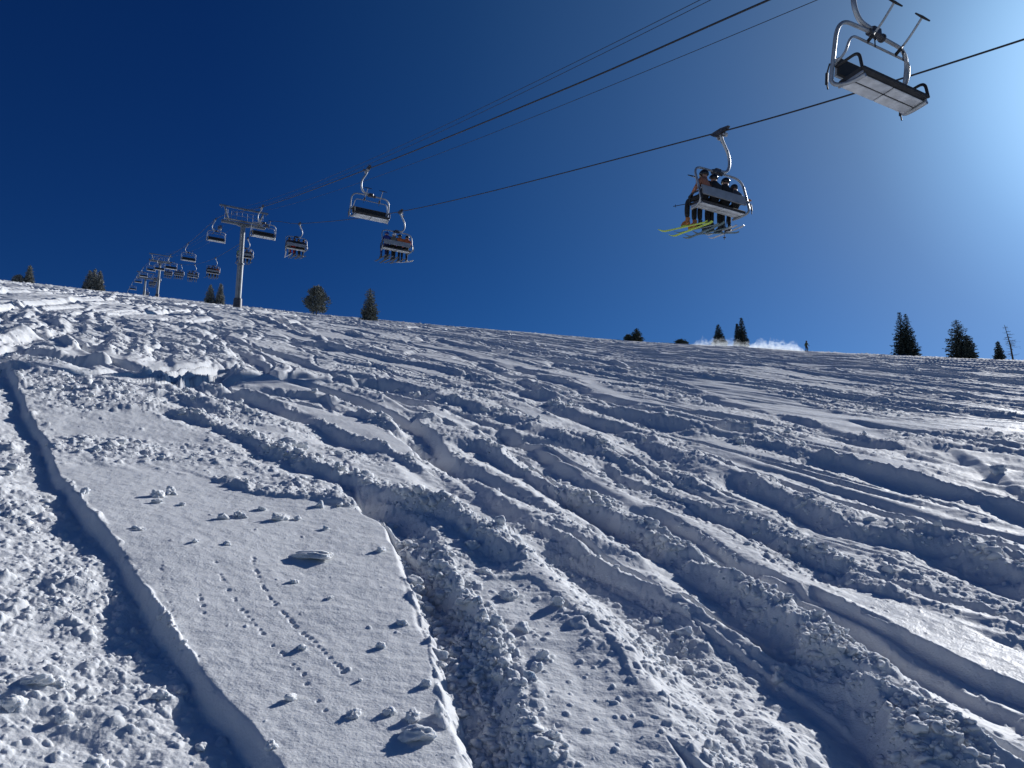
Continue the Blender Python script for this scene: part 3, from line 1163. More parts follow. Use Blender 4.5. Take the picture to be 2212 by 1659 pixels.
def make_tower(b, zg, zarm, zA, zB, label, sleeve=True):
    root = empty("lift_tower", label, "lift tower", "towers of the chairlift")
    root.location = (b[0], b[1], zg)
    root.rotation_euler = (0, 0, -HEAD)
    arm = zarm - zg
    m = MB()
    m.tube([(0, 0, -.6), (0, 0, arm * .52)], .37, 20)
    m.tube([(0, 0, arm * .52), (0, 0, arm - .16)], [.315, .30], 20)
    p = m.build("pole", M_TOWER, root)
    m = MB()
    m.tube([(0, 0, arm * .52 - .05), (0, 0, arm * .52 + .05)], .46, 20)
    m.tube([(0, 0, arm - .22), (0, 0, arm - .16)], .42, 16)
    m.build("flange", M_TOWER, p)
    if sleeve:
        m = MB()
        m.tube([(0, 0, -.5), (0, 0, 1.15)], [.56, .50], 20)
        m.build("base_sleeve", M_GRIP, root)
    m = MB()
    for x in (-.2, .2):
        m.tube([(x, -.42, .6), (x, -.42, arm)], .02, 6)
    z = .8
    while z < arm:
        m.tube([(-.2, -.42, z), (.2, -.42, z)], .014, 5)
        z += .34
    m.build("ladder", M_TOWER, root)
    m = MB()
    m.prism([(-.16, arm - .15), (.16, arm - .15), (.16, arm + .15), (-.16, arm + .15)], -2.6, 2.6)
    m.box((0, 0, arm - .12), (1.4, .3, .3), bev=.04)
    m.build("crossarm", M_TOWER, root)
    dz = {-1: zA - zg, 1: zB - zg}
    for sd in (-1, 1):
        x = sd * (OFF_B - OFF_A) / 2
        m = MB()
        slp = .30
        m.box((x - sd * .12, 0, dz[sd] - .42), (.07, 2.5, .16), Euler((math.atan(slp), 0, 0)), .02)
        m.box((x - sd * .12, 0, dz[sd] - .52), (.12, .4, .3), bev=.02)
        st = m.build("sheave_train", M_TOWER, root)
        for k in range(6):
            y = -1.15 + .46 * k
            w = MB()
            w.tube([(x - .05, y, dz[sd] - .25 + y * slp - abs(y) * .03), (x + .05, y, dz[sd] - .25 + y * slp - abs(y) * .03)], .2, 16)
            w.build("sheave", M_GRIP, st)
    # lifting frame
    m = MB()
    for sd in (-1, 1):
        m.tube([(sd * 1.75, 0, arm + .1), (sd * 2.35, 0, arm + 2.0)], .11, 8)
    m.prism([(-.08, arm + 1.95), (.08, arm + 1.95), (.08, arm + 2.15), (-.08, arm + 2.15)], -2.95, 2.95)
    for sd in (-1, 1):
        m.box((sd * 2.7, 0, arm + 1.85), (.1, .1, .25))
    m.build("lifting_frame", M_TOWER, root)
    # catwalk and rails
    m = MB()
    for y in (-.55,):
        m.box((0, y, arm + .19), (4.6, .5, .05))
        for x in np.linspace(-1.6, 1.6, 6):
            m.tube([(x, y - .22, arm + .2), (x, y - .22, arm + 1.25)], .022, 6)
        for z in (.75, 1.25):
            m.tube([(-1.6, y - .22, arm + z), (1.6, y - .22, arm + z)], .022, 6)
        for x in (-2.1, 2.1):
            m.tube(arc([(x, -1.3, arm + .5), (x, -1.3, arm + 1.2), (x, 1.3, arm + 1.5), (x, 1.3, arm + .8)], .2, 3), .022, 6)
    m.build("catwalk", M_TOWER, root)
    return root, arm


zA1 = tower_A[2]
zB1 = tower_B[2]
zg1 = float(base(np.array([T1[0]]), np.array([T1[1]]))[0])
tower1, arm1 = make_tower(T1, zg1, on_line(528, 478, OFF_C)[2] - .2, zA1, zB1, "nearest and tallest grey lift tower with a dark base sleeve")


def far_tower(u, utop, vtop, label):
    b = tower_base(u)
    zg = float(base(np.array([b[0]]), np.array([b[1]]))[0])
    d = ray(utop, vtop)
    z = EYE + math.hypot(*b) * d[2] / math.hypot(d[0], d[1]) - .2
    return make_tower(b, zg, z, z + .6, z + .6, label)


far_tower(337.5, 348.5, 565, "second lift tower, between the chairs near the snow edge")
far_tower(309, 314, 600, "third and smallest lift tower on the snow edge")

# communication lines
def thin_line(u_near, v_near, off, ztop_extra, lab):
    a = on_line(u_near, v_near, off)
    sa = s_of(a)
    za = a[2]
    zt = zg1 + arm1 + ztop_extra
    k = []
    for j in range(41):
        t = j / 40
        s = sa - 25 + (S1 - sa + 25) * t
        zl = za + (zt - za) * (s - sa) / (S1 - sa)
        tt = (s - sa) / (S1 - sa)
        k.append(line_pt(off, s, zl - 4 * .8 * tt * (1 - tt)))
    for s in np.linspace(S1 + 6, S1 + 110, 20):
        k.append(line_pt(off, s, zt + (s - S1) * .27 - 1.2 * math.sin((s - S1) / 110 * math.pi)))
    m = MB()
    m.tube(k, .011, 6)
    tag(m.build("signal_cable", M_ROPE), lab, "cable", "thin signal cables above the chairlift")


thin_line(1512, 0, OFF_C - .4, 2.2, "upper one of the thin twin cables above the lift")
thin_line(1535, 0, OFF_C + .1, 2.0, "lower one of the thin twin cables above the lift")
thin_line(1765, 0, OFF_C + 1.35, 1.9, "thin cable running just below the thick empty side rope")


# ------------------------------------------------------------------ people
def skin_mesh(name, nodes, sub=1):
    """nodes: name -> (co, (rx, ry), parent name)."""
    bm = bmesh.new()
    lay = bm.verts.layers.skin.verify()
    vs = {}
    for i, (k, (co, rad, par)) in enumerate(nodes.items()):
        v = bm.verts.new(co)
        v[lay].radius = rad if isinstance(rad, tuple) else (rad, rad)
        v[lay].use_root = (i == 0)
        vs[k] = v
        if par:
            bm.edges.new((vs[par], v))
    me = bpy.data.meshes.new(name + "_frame")
    bm.to_mesh(me)
    bm.free()
    o = bpy.data.objects.new("tmp", me)
    COL.objects.link(o)
    sk = o.modifiers.new("s", 'SKIN')
    sk.use_smooth_shade = True
    ss = o.modifiers.new("u", 'SUBSURF')
    ss.levels = ss.render_levels = sub
    dg = bpy.context.evaluated_depsgraph_get()
    out = bpy.data.meshes.new_from_object(o.evaluated_get(dg))
    out.name = name
    bpy.data.objects.remove(o)
    bpy.data.meshes.remove(me)
    for p in out.polygons:
        p.use_smooth = True
    return out


CLOTH = {}


def cloth(c):
    if c not in CLOTH:
        CLOTH[c] = mat("cloth_%d" % len(CLOTH), c, .8, noise=.25, nscale=14, bump=.4)
    return CLOTH[c]


BLACK, NAVY = (.012, .012, .014), (.012, .018, .05)
M_BOOT = mat("ski_boot", (.03, .03, .033), .4)
M_HELM = mat("helmet", (.015, .015, .018), .3)
M_LENS = mat("goggle_lens", (.35, .3, .2), .08, .8)
M_SKI = mat("ski_base", (.05, .06, .07), .35, noise=.5, nscale=5)


def seated_nodes(raise_arm=False, lean=0.0):
    n = {}
    n["pelvis"] = ((0, 0, .11), (.17, .14), None)
    n["belly"] = ((0, -.03, .29), (.165, .135), "pelvis")
    n["chest"] = ((lean * .5, -.04, .48), (.19, .14), "belly")
    n["neck"] = ((lean * .8, -.02, .65), .075, "chest")
    n["head"] = ((lean, .01, .77), (.095, .105), "neck")
    n["crown"] = ((lean, .01, .87), .07, "head")
    for s, q in ((-1, "l"), (1, "r")):
        n["sh" + q] = ((s * .19 + lean * .5, -.04, .55), .085, "chest")
        if raise_arm and s > 0:
            n["el" + q] = ((.36, -.02, .42), .06, "sh" + q)
            n["wr" + q] = ((.58, -.02, .46), .045, "el" + q)
        else:
            n["el" + q] = ((s * .27, .06, .31), .064, "sh" + q)
            n["wr" + q] = ((s * .17, .29, .22), .045, "el" + q)
        n["hip" + q] = ((s * .10, .06, .09), .10, "pelvis")
        n["kn" + q] = ((s * .15, .46, .10), .078, "hip" + q)
        n["ca" + q] = ((s * .15, .50, -.14), .082, "kn" + q)
        n["an" + q] = ((s * .15, .51, -.40), .074, "ca" + q)
    return n


def region_mats(me, waist=.2):
    """0 jacket, 1 trousers, 2 face"""
    for p in me.polygons:
        c = p.center
        if c.z > .69 and abs(c.x) < .2:
            p.material_index = 2
        elif c.z < .16 or (c.z < waist and c.y > .33 and False):
            p.material_index = 1
        elif c.y > .2 and abs(c.x) > .05 and c.z < .2:
            p.material_index = 1
        else:
            p.material_index = 0


def body_mesh(nodes):
    me = skin_mesh("person_body", nodes, 1)
    region_mats(me)
    for c in (cloth(BLACK), cloth(BLACK), M_SKIN):
        me.materials.append(c)
    return me


BODY_SIT = [body_mesh(seated_nodes()), body_mesh(seated_nodes(False, .05)), body_mesh(seated_nodes(True, -.03))]


def helmet_mesh():
    V, Fc = ICO3
    V = V.copy()
    W = V * np.array([.125, .145, .125])
    W[:, 2] = np.maximum(W[:, 2], -.055 + .03 * (V[:, 1] > 0))
    W[V[:, 1] > .45, 2] = np.maximum(W[V[:, 1] > .45, 2], .03)
    return mesh_np("helmet", W, Fc)


def goggle_mesh():
    m = MB()
    pts = []
    for a in np.linspace(-1.1, 1.1, 9):
        pts.append((math.sin(a) * .105, math.cos(a) * .118, 0))
    m.tube(pts, .034, 8)
    return m.mesh("goggles")


def boot_mesh():
    m = MB()
    m.tube([(0, -.02, .20), (0, -.01, .12), (0, .0, .06)], [.068, .062, .06], 10)
    m.box((0, .07, .04), (.10, .31, .10), bev=.03)
    m.box((0, .10, .105), (.085, .17, .06), Euler((-.25, 0, 0)), .02)
    return m.mesh("boot")


def ski_mesh():
    m = MB()
    ys = np.linspace(-.75, .98, 16)
    prof = []
    for y in ys:
        t = (y + .75) / 1.73
        z = .10 * max(0, (t - .86) / .14) ** 1.6 + .03 * max(0, (.06 - t) / .06)
        w = .042 + .014 * abs(2 * t - 1) ** 1.5
        if t > .93:
            w *= 1 - ((t - .93) / .07) ** 2 * .75
        prof.append((y, z, w))
    b0 = len(m.v)
    for y, z, w in prof:
        for x, dz in ((-w, 0), (w, 0), (w, .012), (-w, .012)):
            m.v.append(Vector((x, y, z + dz)))
    for i in range(len(prof) - 1):
        for k in range(4):
            a, b = b0 + i * 4 + k, b0 + i * 4 + (k + 1) % 4
            m.f.append((a, b, b + 4, a + 4))
    m.f.append((b0, b0 + 1, b0 + 2, b0 + 3))
    e = b0 + (len(prof) - 1) * 4
    m.f.append((e, e + 3, e + 2, e + 1))
    m.box((0, .02, .035), (.06, .34, .045), bev=.01)
    return m.mesh("ski")


def board_mesh():
    m = MB()
    outl = []
    for i in range(28):
        a = 2 * math.pi * i / 28
        c, s = math.cos(a), math.sin(a)
        outl.append((math.copysign(abs(c) ** .55, c) * .77, math.copysign(abs(s) ** .6, s) * .14))
    b0 = len(m.v)
    for dz in (0, .014):
        for y, x in outl:
            z = .09 * max(0, (abs(y) - .55) / .22) ** 1.5
            m.v.append(Vector((x, y, z + dz)))
    n = 28
    for i in range(n):
        j = (i + 1) % n
        m.f.append((b0 + i, b0 + j, b0 + n + j, b0 + n + i))
    m.f.append(tuple(b0 + i for i in range(n))[::-1])
    m.f.append(tuple(b0 + n + i for i in range(n)))
    return m.mesh("snowboard")


def glove_mesh():
    m = MB()
    m.tube([(0, -.05, 0), (0, .0, 0), (0, .055, 0)], [.034, .045, .042], 8)
    for i, x in enumerate((-.033, -.011, .011, .033)):
        L = (.055, .07, .075, .06)[i]
        m.tube([(x, .045, .004), (x * 1.1, .045 + L * .6, .0), (x * 1.1, .045 + L, -.025)], [.013, .012, .009], 6)
    m.tube([(.04, -.01, -.005), (.066, .03, -.012), (.06, .06, -.02)], [.014, .013, .010], 6)
    return m.mesh("glove")


ME_HELM, ME_GOG, ME_BOOT, ME_SKI, ME_BOARD, ME_GLOVE = helmet_mesh(), goggle_mesh(), boot_mesh(), ski_mesh(), board_mesh(), glove_mesh()


def set_mats(o, ms):
    for i, m in enumerate(ms):
        o.material_slots[i].link = 'OBJECT'
        o.material_slots[i].material = m


def part(name, me, m, parent, loc, rot=(0, 0, 0)):
    if not me.materials:
        me.materials.append(m)
    o = bpy.data.objects.new(name, me)
    COL.objects.link(o)
    o.material_slots[0].link = 'OBJECT'
    o.material_slots[0].material = m
    o.parent = parent
    o.location = loc
    o.rotation_euler = rot
    return o


def rider(chair, x, jacket, trousers, label, group, pose=0, helm=M_HELM, ski=M_SKI, boot=M_BOOT, board=False, scale=1.0, yaw=0.0, gog=True, rg=random, skiyaw=None):
    scale *= 1.13
    root = empty("person", label, "person", group)
    M = Matrix.Translation(chair.location) @ Euler(chair.rotation_euler).to_matrix().to_4x4()
    root.matrix_world = M @ Matrix.Translation((x, -.05, -2.77)) @ Matrix.Rotation(yaw, 4, 'Z') @ Matrix.Scale(scale, 4)
    b = bpy.data.objects.new("body", BODY_SIT[pose])
    COL.objects.link(b)
    b.parent = root
    set_mats(b, (cloth(jacket), cloth(trousers), M_SKIN))
    lx = (0, .05, -.03)[pose]
    hd = part("helmet", ME_HELM, helm, root, (lx, .005, .80))
    if gog:
        part("goggles", ME_GOG, M_LENS, root, (lx, .005, .775))
    for s in (-1, 1):
        if pose == 2 and s > 0:
            part("glove", ME_GLOVE, cloth((.4, .16, .05)), root, (.64, -.02, .47), (0, 0, -math.pi / 2))
        else:
            part("glove", ME_GLOVE, cloth(BLACK), root, (s * .15, .33, .21), (0, 0, -s * -.3))
        bt = part("boot", ME_BOOT, boot, root, (s * .15, .51, -.60))
        if not board:
            sk_ = part("ski", ME_SKI, ski, root, (s * .15, .56, -.645), (rg.uniform(-.16, .05), rg.uniform(-.15, .15), skiyaw[(s + 1) // 2] if skiyaw else rg.uniform(-.3, .45)))
            sk_.scale = (1, .8, 1)
    if board:
        part("snowboard", ME_BOARD, ski, root, (.05, .56, -.645), (rg.uniform(-.1, .2), -.25, .5))
    return root


M_YSKI = mat("yellow_green_ski", (.50, .64, .08), .4, noise=.12, nscale=9)
M_TEAL = mat("teal_grey_ski", (.10, .16, .17), .4, noise=.4)
M_PALE = mat("pale_ski", (.5, .52, .55), .4, noise=.2)
M_OBOOT = mat("orange_boot", (.36, .14, .04), .4)
M_WHELM = mat("white_helmet", (.6, .6, .6), .3)
M_BHELM = mat("blue_helmet", (.02, .04, .22), .3)
XS = tuple(CX + CW * q for q in (-.80, -.27, .27, .80))
_r = random.Random(3)
c = chairs_B[0]
rider(c, XS[0], (.32, .13, .08), BLACK, "person in a salmon jacket wearing yellow green skis on the nearest loaded chair", None, 1, ski=M_YSKI, boot=M_OBOOT, yaw=.12, rg=_r, scale=1.06, skiyaw=(.62, .22))
rider(c, XS[1], BLACK, BLACK, "person in black, second from the left on the nearest loaded chair", None, 0, ski=M_TEAL, gog=False, rg=_r, skiyaw=(.55, .35))
rider(c, XS[2], BLACK, BLACK, "person in black with shining goggles on the nearest loaded chair", None, 1, ski=M_TEAL, yaw=-.1, rg=_r, skiyaw=(.8, .95))
rider(c, XS[3], (.06, .06, .07), BLACK, "person stretching an orange gloved hand past the nearest loaded chair", None, 2, ski=M_PALE, scale=.86, rg=_r)


def ski_pole(a, b, label):
    m = MB()
    a, b = Vector(a), Vector(b)
    m.tube([a, b], .012, 6)
    d = (b - a).normalized()
    m.tube([b - d * .09, b - d * .075], .055, 10)
    m.tube([a, a + d * .12], .02, 6)
    tag(m.build("ski_pole", M_ROPE), label, "ski pole")


MC = Matrix.Translation(c.location) @ Euler(c.rotation_euler).to_matrix().to_4x4()
ski_pole(MC @ Vector((-.75, .30, -2.62)), MC @ Vector((-1.45, .95, -2.72)), "ski pole sticking out to the left of the nearest loaded chair")
ski_pole(MC @ Vector((.45, .30, -2.72)), MC @ Vector((.42, .5, -3.72)), "ski pole hanging straight down below the nearest loaded chair")

c = chairs_B[1]
rider(c, XS[0], (.02, .04, .22), (.015, .025, .12), "person in blue with a blue helmet on the chair below the empty chair", None, 0, helm=M_BHELM, ski=M_SKI, rg=_r)
rider(c, XS[1], (.16, .15, .12), BLACK, "person in an olive grey jacket and white helmet on a lift chair", None, 1, helm=M_WHELM, rg=_r)
rider(c, XS[2], (.55, .14, .03), BLACK, "person in an orange jacket and black helmet next to another orange jacket", None, 0, rg=_r)
rider(c, XS[3], (.5, .11, .03), BLACK, "person in orange with a snowboard hanging from the feet", None, 1, board=True, yaw=-.15, ski=M_PALE, rg=_r)
c = chairs_B[2]
for i, (j, t, l) in enumerate((((.05, .04, .06), (.3, .3, .32), "person with pale trousers at the left end of the chair by the tower"), (BLACK, (.4, .02, .02), "person in red trousers on the chair by the tower"),
                               (BLACK, BLACK, "person all in black between others on the chair by the tower"), (NAVY, BLACK, "person in navy at the right end of the chair by the tower"))):
    rider(c, XS[i], j, t, l, None, i % 2, ski=M_PALE if i < 1 else M_SKI, rg=_r)
c = chairs_B[3]
rider(c, XS[0], (.10, .30, .04), BLACK, "person in a green jacket left of the nearest tower's pole", None, 0, rg=_r)
rider(c, XS[2], (.05, .05, .06), BLACK, "person in dark clothes partly behind the nearest tower's pole", None, 0, rg=_r)
rider(c, XS[3], (.12, .10, .10), BLACK, "person in a brownish jacket right of the nearest tower's pole", None, 0, helm=M_WHELM, rg=_r)
c = chairs_B[4]
for i, j in enumerate((BLACK, NAVY, (.10, .03, .03))):
    rider(c, XS[i], j, BLACK, "dark clothed rider beside the orange jacket on the chair between two towers", "dark riders beside the orange jacket", i % 2, rg=_r)
rider(c, XS[3], (.6, .13, .02), BLACK, "person in an orange jacket on the chair between the two towers", None, 0, rg=_r)
FAR = {5: 3, 6: 4, 7: 4, 8: 3, 9: 4, 10: 3}
for k, n in FAR.items():
    for i in range(n):
        xx = XS[i] if n == 4 else CX + CW * (-.75, -.15, .72)[i]
        rider(chairs_B[k], xx, _r.choice([BLACK, NAVY, (.03, .03, .035), (.05, .02, .02)]), BLACK, "tiny dark clothed rider on a far chair by the second or third tower", "riders on the far chairs", i % 2, rg=_r)

# ------------------------------------------------------------------ the skier on the ridge and the snow he throws up
def place_on(u, r):
    d = ray(u, 740)
    h = math.hypot(d[0], d[1])
    x, y = d[0] / h * r, d[1] / h * r
    return x, y, float(base(np.array([x]), np.array([y]))[0])


def standing():
    n = {}
    n["pelvis"] = ((0, 0, .92), (.16, .13), None)
    n["belly"] = ((0, .01, 1.10), (.16, .13), "pelvis")
    n["chest"] = ((.02, .03, 1.30), (.19, .14), "belly")
    n["neck"] = ((.03, .05, 1.49), .07, "chest")
    n["head"] = ((.03, .07, 1.61), (.095, .105), "neck")
    n["crown"] = ((.03, .07, 1.72), .07, "head")
    for s, q in ((-1, "l"), (1, "r")):
        n["sh" + q] = ((s * .19 + .02, .03, 1.37), .085, "chest")
        n["el" + q] = ((s * .34, .02, 1.12), .062, "sh" + q)
        n["wr" + q] = ((s * .28, .2, .98), .045, "el" + q)
        n["hip" + q] = ((s * .11, 0, .86), .105, "pelvis")
        n["kn" + q] = ((s * .17 + .04, .08, .50), .082, "hip" + q)
        n["an" + q] = ((s * .22 - .08, .0, .14), .056, "kn" + q)
    return n


sk = empty("person", "skier in a green jacket standing out on the ridge beside blown snow", "person")
sx, sy, sz = place_on(1741, 118)
sk.location = (sx, sy, sz + .05)
sk.rotation_euler = (0, 0, R(-70))
me = skin_mesh("person_body", standing(), 1)
for p in me.polygons:
    p.material_index = 2 if p.center.z > 1.53 else (1 if p.center.z < .93 and abs(p.center.x) < .27 else 0)
for cc in (cloth((.07, .09, .05)), cloth(BLACK), M_SKIN):
    me.materials.append(cc)
b = bpy.data.objects.new("body", me)
COL.objects.link(b)
b.parent = sk
part("helmet", ME_HELM, M_HELM, sk, (.03, .07, 1.64))
part("goggles", ME_GOG, M_LENS, sk, (.03, .07, 1.61))
for s in (-1, 1):
    part("boot", ME_BOOT, M_BOOT, sk, (s * .22 - .08, .0, .02))
    part("ski", ME_SKI, M_SKI, sk, (s * .22 - .08, .05, -.02), (0, 0, .1))
    part("glove", ME_GLOVE, cloth(BLACK), sk, (s * .27, .25, .96), (-.4, 0, 0))


def spray(name, u0, u1, r, height, dens, label, seed):
    """A drifting cloud of powder: one lumpy closed body filled with thin snow."""
    x0, y0, z0 = place_on(u0, r)
    x1, y1, z1 = place_on(u1, r)
    L = math.hypot(x1 - x0, y1 - y0)
    rg = np.random.default_rng(seed)
    n, k = 34, 14
    V = []
    for i in range(n):
        t = i / (n - 1)
        hh = height * (.25 + .75 * math.sin(math.pi * min(1, .12 + .88 * t)) ** .6) * (.8 + .4 * rg.random()) * (.3 + .7 * sstep(0, .2, np.array(t)) * sstep(1.02, .93, np.array(t)))
        dd = hh * 1.3
        for j in range(k):
            a = 2 * math.pi * j / k
            V.append((t * L, math.cos(a) * dd * (.9 + .2 * rg.random()), hh * .42 + math.sin(a) * hh * .62 * (.9 + .25 * rg.random())))
    Fc = []
    for i in range(n - 1):
        for j in range(k):
            a, b_ = i * k + j, i * k + (j + 1) % k
            Fc.append((a, b_, b_ + k, a + k))
    me = bpy.data.meshes.new(name)
    me.from_pydata(V, [], Fc + [tuple(range(k))[::-1], tuple((n - 1) * k + j for j in range(k))])
    m = bpy.data.materials.new("powder_cloud")
    m.use_nodes = True
    nt = m.node_tree
    nt.nodes.remove(nt.nodes["Principled BSDF"])
    pv = nt.nodes.new("ShaderNodeVolumePrincipled")
    pv.inputs["Color"].default_value = (.84, .92, 1, 1)
    pv.inputs["Anisotropy"].default_value = .55
    tc = nt.nodes.new("ShaderNodeTexCoord")
    nz = nt.nodes.new("ShaderNodeTexNoise")
    nz.inputs["Scale"].default_value = 1.9
    nz.inputs["Detail"].default_value = 5
    nz.inputs["Roughness"].default_value = .65
    nt.links.new(tc.outputs["Object"], nz.inputs["Vector"])
    sp = nt.nodes.new("ShaderNodeSeparateXYZ")
    nt.links.new(tc.outputs["Object"], sp.inputs[0])
    sb = nt.nodes.new("ShaderNodeMath")
    sb.operation = 'MULTIPLY_ADD'
    sb.inputs[1].default_value = -.28 / height
    nt.links.new(sp.outputs["Z"], sb.inputs[0])
    nt.links.new(nz.outputs["Fac"], sb.inputs[2])
    mr = nt.nodes.new("ShaderNodeMapRange")
    mr.inputs["From Min"].default_value = .34
    mr.inputs["From Max"].default_value = .62
    mr.inputs["To Min"].default_value = 0
    mr.inputs["To Max"].default_value = dens
    nt.links.new(sb.outputs[0], mr.inputs["Value"])
    nt.links.new(mr.outputs["Result"], pv.inputs["Density"])
    nt.links.new(pv.outputs["Volume"], nt.nodes["Material Output"].inputs["Volume"])
    o = link(name, me, m)
    o.location = (x0, y0, z0 - .1)
    o.rotation_euler = (0, math.atan2(-(z1 - z0), L), math.atan2(y1 - y0, x1 - x0))
    tag(o, label, "snow spray", kind="stuff")


spray("snow_spray", 1615, 1738, 119, 1.8, .9, "bright plume of powder snow trailing behind the skier", 1)
spray("snow_mist", 1490, 1640, 122, 1.6, .5, "thin drifting powder low in front of two spruces", 2)


# ------------------------------------------------------------------ trees
def tree_mat(name, col, tip):
    m = mat(name, col, .85, 0, .3, .45, 2.5)
    return m


M_FIR = tree_mat("dark_needles", (.045, .060, .050), None)
M_FROST = tree_mat("frosted_needles", (.26, .27, .25), None)
M_PINE = tree_mat("pine_needles", (.085, .10, .08), None)
M_FPINE = tree_mat("frosted_pine_needles", (.17, .185, .165), None)


def crown_mesh(h, w, seed, style):
    rg = random.Random(seed)
    V, Fc = [], []

    def card(p, d, s):
        d = d.normalized()
        side = d.cross(Vector((rg.gauss(0, 1), rg.gauss(0, 1), rg.gauss(0, 1)))).normalized()
        b0 = len(V)
        V.extend([p - side * s * .30, p + side * s * .30, p + d * s + side * s * .12, p + d * s - side * s * .12])
        Fc.append((b0, b0 + 1, b0 + 2, b0 + 3))
    if style in ('spruce', 'broad'):
        ex = .85 if style == 'spruce' else .52
        z = h * .03
        lev = 0
        lop = [rg.uniform(.75, 1.1) for _ in range(9)]
        lev_w = [rg.uniform(.7, 1.12) for _ in range(60)] if style == 'broad' else [rg.uniform(.88, 1.06) for _ in range(60)]
        while z < h * .985:
            t = z / h
            prof = (1 - t) ** ex * (1 if t > .12 else .8 + t * 1.6)
            nb = max(4, int(11 * (1 - t) + 4))
            for k in range(nb):
                a = 2 * math.pi * (k + rg.random()) / nb
                L = w / 2 * prof * rg.uniform(.62, 1.12) * lop[int(a / 6.2832 * 9) % 9] * lev_w[(lev // 2) % 60] + .12
                dirn = Vector((math.cos(a), math.sin(a), -.18 + .25 * t))
                n = max(4, int(L / .11))
                for j in range(n):
                    q = (j + .6) / n
                    p = Vector((0, 0, z)) + dirn * (L * q) + Vector((0, 0, .16 * L * q * q))
                    for e in range(3):
                        dv = dirn * rg.uniform(.5, 1.1) + Vector((rg.gauss(0, .6), rg.gauss(0, .6), rg.gauss(-.15, .35)))
                        card(p + Vector((rg.gauss(0, .05), rg.gauss(0, .05), rg.gauss(0, .05))), dv, rg.uniform(.12, .26) * (.7 + .5 * (1 - t)))
            z += h * .030 + .05
            lev += 1
        for j in range(14):
            card(Vector((0, 0, h * (.93 + .07 * j / 14))), Vector((rg.gauss(0, .4), rg.gauss(0, .4), 1)), .16)
    else:
        # round headed pine: foliage tufts spread through an egg
        z0 = h * (.12 if style == 'pine' else .0)
        nt_ = 210 if style == 'pine' else 90
        for k in range(nt_):
            t = rg.random() ** .85
            prof = math.sin(math.pi * min(1, (.16 + .84 * t))) ** .62 if style == 'pine' else (1 - t * t) ** .5
            a = rg.uniform(0, 6.2832)
            rr = w / 2 * prof * rg.uniform(.35, 1.0) ** .6 * (.82 + .18 * math.sin(3 * a + seed) + .12 * math.sin(9 * t + 2 * a))
            c_ = Vector((math.cos(a) * rr, math.sin(a) * rr, z0 + (h - z0) * t))
            out = Vector((math.cos(a), math.sin(a), .5 + t))
            for e in range(26):
                dv = out + Vector((rg.gauss(0, .8), rg.gauss(0, .8), rg.gauss(0, .6)))
                card(c_ + Vector((rg.gauss(0, .2), rg.gauss(0, .2), rg.gauss(0, .13))), dv, rg.uniform(.14, .30))
    me = bpy.data.meshes.new("crown")
    me.from_pydata([tuple(v) for v in V], [], Fc)
    return me


def tree(name, u, v_top, v_bot, w_px, r, seed, style, m, label, cat="tree", trunk=True):
    x, y, z = place_on(u, r)
    h = (v_bot - v_top) / F * r * 1.02
    w = w_px / F * r
    zz = EYE + (ray(u, v_bot)[2] / math.hypot(*ray(u, v_bot)[:2])) * r
    root = empty(name, label, cat, None)
    root.location = (x, y, min(z, zz))
    root.rotation_euler = (0, 0, seed * 1.3)
    h += max(0, zz - min(z, zz))
    rg = random.Random(seed)
    mb = MB()
    mb.tube([(0, 0, -1.0), (0, 0, h * .3), (rg.uniform(-.05, .05), 0, h * .7), (0, 0, h * .98)], [.022 * h + .03, .018 * h + .02, .008 * h + .01, .01], 8)
    if style == 'pine':
        for k in range(16):
            a = rg.uniform(0, 6.28)
            z_ = h * rg.uniform(.18, .8)
            L = w * .38 * rg.uniform(.6, 1)
            mb.tube([(0, 0, z_), (math.cos(a) * L * .5, math.sin(a) * L * .5, z_ + L * .12), (math.cos(a) * L, math.sin(a) * L, z_ + L * .35)], [.05, .03, .012], 5)
    mb.build("trunk", M_BARK, root)
    link("crown", crown_mesh(h, w, seed, style), m, root)
    return root


tree("spruce_tree", 45, 575, 610, 18, 150, 1, 'spruce', M_FROST, "small pale frosted spruce standing alone at the far left")
tree("bush", 22, 597, 609, 14, 150, 2, 'bush', M_FROST, "low frosted bush beside the leftmost spruce", "bush")
tree("spruce_tree", 178, 587, 629, 30, 145, 3, 'spruce', M_FROST, "frosted spruce at the left of the close pair at left", "tree")
tree("spruce_tree", 189, 583, 629, 30, 147, 4, 'spruce', M_FROST, "tallest frosted spruce in the tight trio at left")
tree("spruce_tree", 201, 588, 631, 24, 145, 5, 'spruce', M_FROST, "frosted spruce at the right of the tight trio at left")
tree("spruce_tree", 446, 615, 657, 24, 135, 6, 'spruce', M_FROST, "frosted spruce left of its twin, left of the nearest tower")
tree("spruce_tree", 468, 613, 659, 24, 135, 7, 'spruce', M_FROST, "frosted spruce right of its twin, closest to the nearest tower")
tree("pine_tree", 680, 621, 681, 52, 115, 8, 'pine', M_FPINE, "round headed frosted pine with a bare lower trunk")
tree("spruce_tree", 796, 621, 692, 46, 110, 9, 'broad', M_FPINE, "lone shaggy spruce below the loaded chair with the snowboard")
tree("pine_tree", 1376, 709, 741, 34, 150, 10, 'broad', M_PINE, "short bushy pine at the middle of the ridge")
tree("bush", 1357, 726, 740, 13, 150, 11, 'bush', M_PINE, "small bush touching the short pine at mid ridge", "bush")
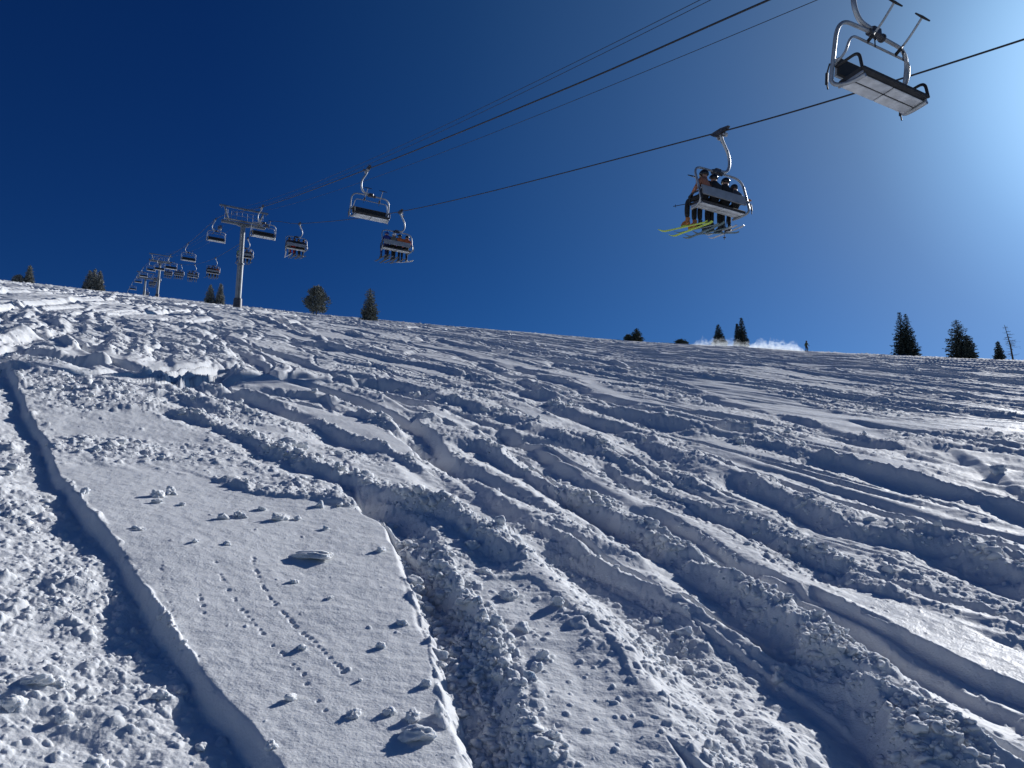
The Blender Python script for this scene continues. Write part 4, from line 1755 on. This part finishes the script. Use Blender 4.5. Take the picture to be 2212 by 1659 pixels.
tree("bush", 1469, 737, 746, 28, 150, 12, 'bush', M_PINE, "low dark bush flat on the ridge", "bush")
tree("spruce_tree", 1553, 701, 749, 38, 140, 13, 'spruce', M_FIR, "dark spruce left of the taller one by the powder plume")
tree("spruce_tree", 1604, 687, 752, 36, 138, 14, 'spruce', M_FIR, "taller dark spruce behind the powder plume")
tree("spruce_tree", 1594, 700, 752, 20, 139, 15, 'spruce', M_FIR, "narrow dark spruce grown into the taller one by the plume")
tree("spruce_tree", 1949, 683, 771, 50, 140, 16, 'spruce', M_FIR, "largest dark spruce at right, left one of a grown together pair")
tree("spruce_tree", 1962, 686, 772, 46, 141, 17, 'spruce', M_FIR, "dark spruce grown into the right flank of the largest spruce")
tree("pine_tree", 2071, 701, 775, 60, 140, 18, 'broad', M_PINE, "big open crowned pine at right between spruce and dead tree")
tree("pine_tree", 2090, 730, 777, 40, 141, 19, 'broad', M_PINE, "shorter pine leaning on the right of the big open pine")
tree("spruce_tree", 2155, 744, 778, 18, 140, 20, 'spruce', M_PINE, "little spruce just left of the bare dead tree")

x, y, z = place_on(2184, 140)
root = empty("dead_tree", "bare dead tree with thin twigs at the right end of the ridge", "tree")
root.location = (x, y, z)
rg = random.Random(4)
mb = MB()
hd = 69 / F * 140
mb.tube([(0, 0, -.6), (-.15, 0, hd * .4), (-.5, 0, hd * .8), (-.72, 0, hd)], [.15, .11, .05, .015], 8)
mb.build("trunk", M_BARK, root)
mb = MB()
for k in range(46):
    t = rg.uniform(.15, .97)
    a = rg.uniform(0, 6.28)
    L = (1.9 * (1 - t) + .35) * rg.uniform(.5, 1)
    p = Vector((-.72 * t * t, 0, hd * t))
    d = Vector((math.cos(a), math.sin(a), rg.uniform(-.35, .1)))
    mid = p + d * L * .55
    mb.tube([p, mid, p + d * L + Vector((0, 0, .15 * L))], [.03, .02, .008], 5)
    for j in range(3):
        q = p + d * L * rg.uniform(.3, .9)
        mb.tube([q, q + Vector((rg.gauss(0, .2), rg.gauss(0, .2), rg.gauss(-.05, .15)))], [.012, .005], 4)
mb.build("branches", M_BARK, root)
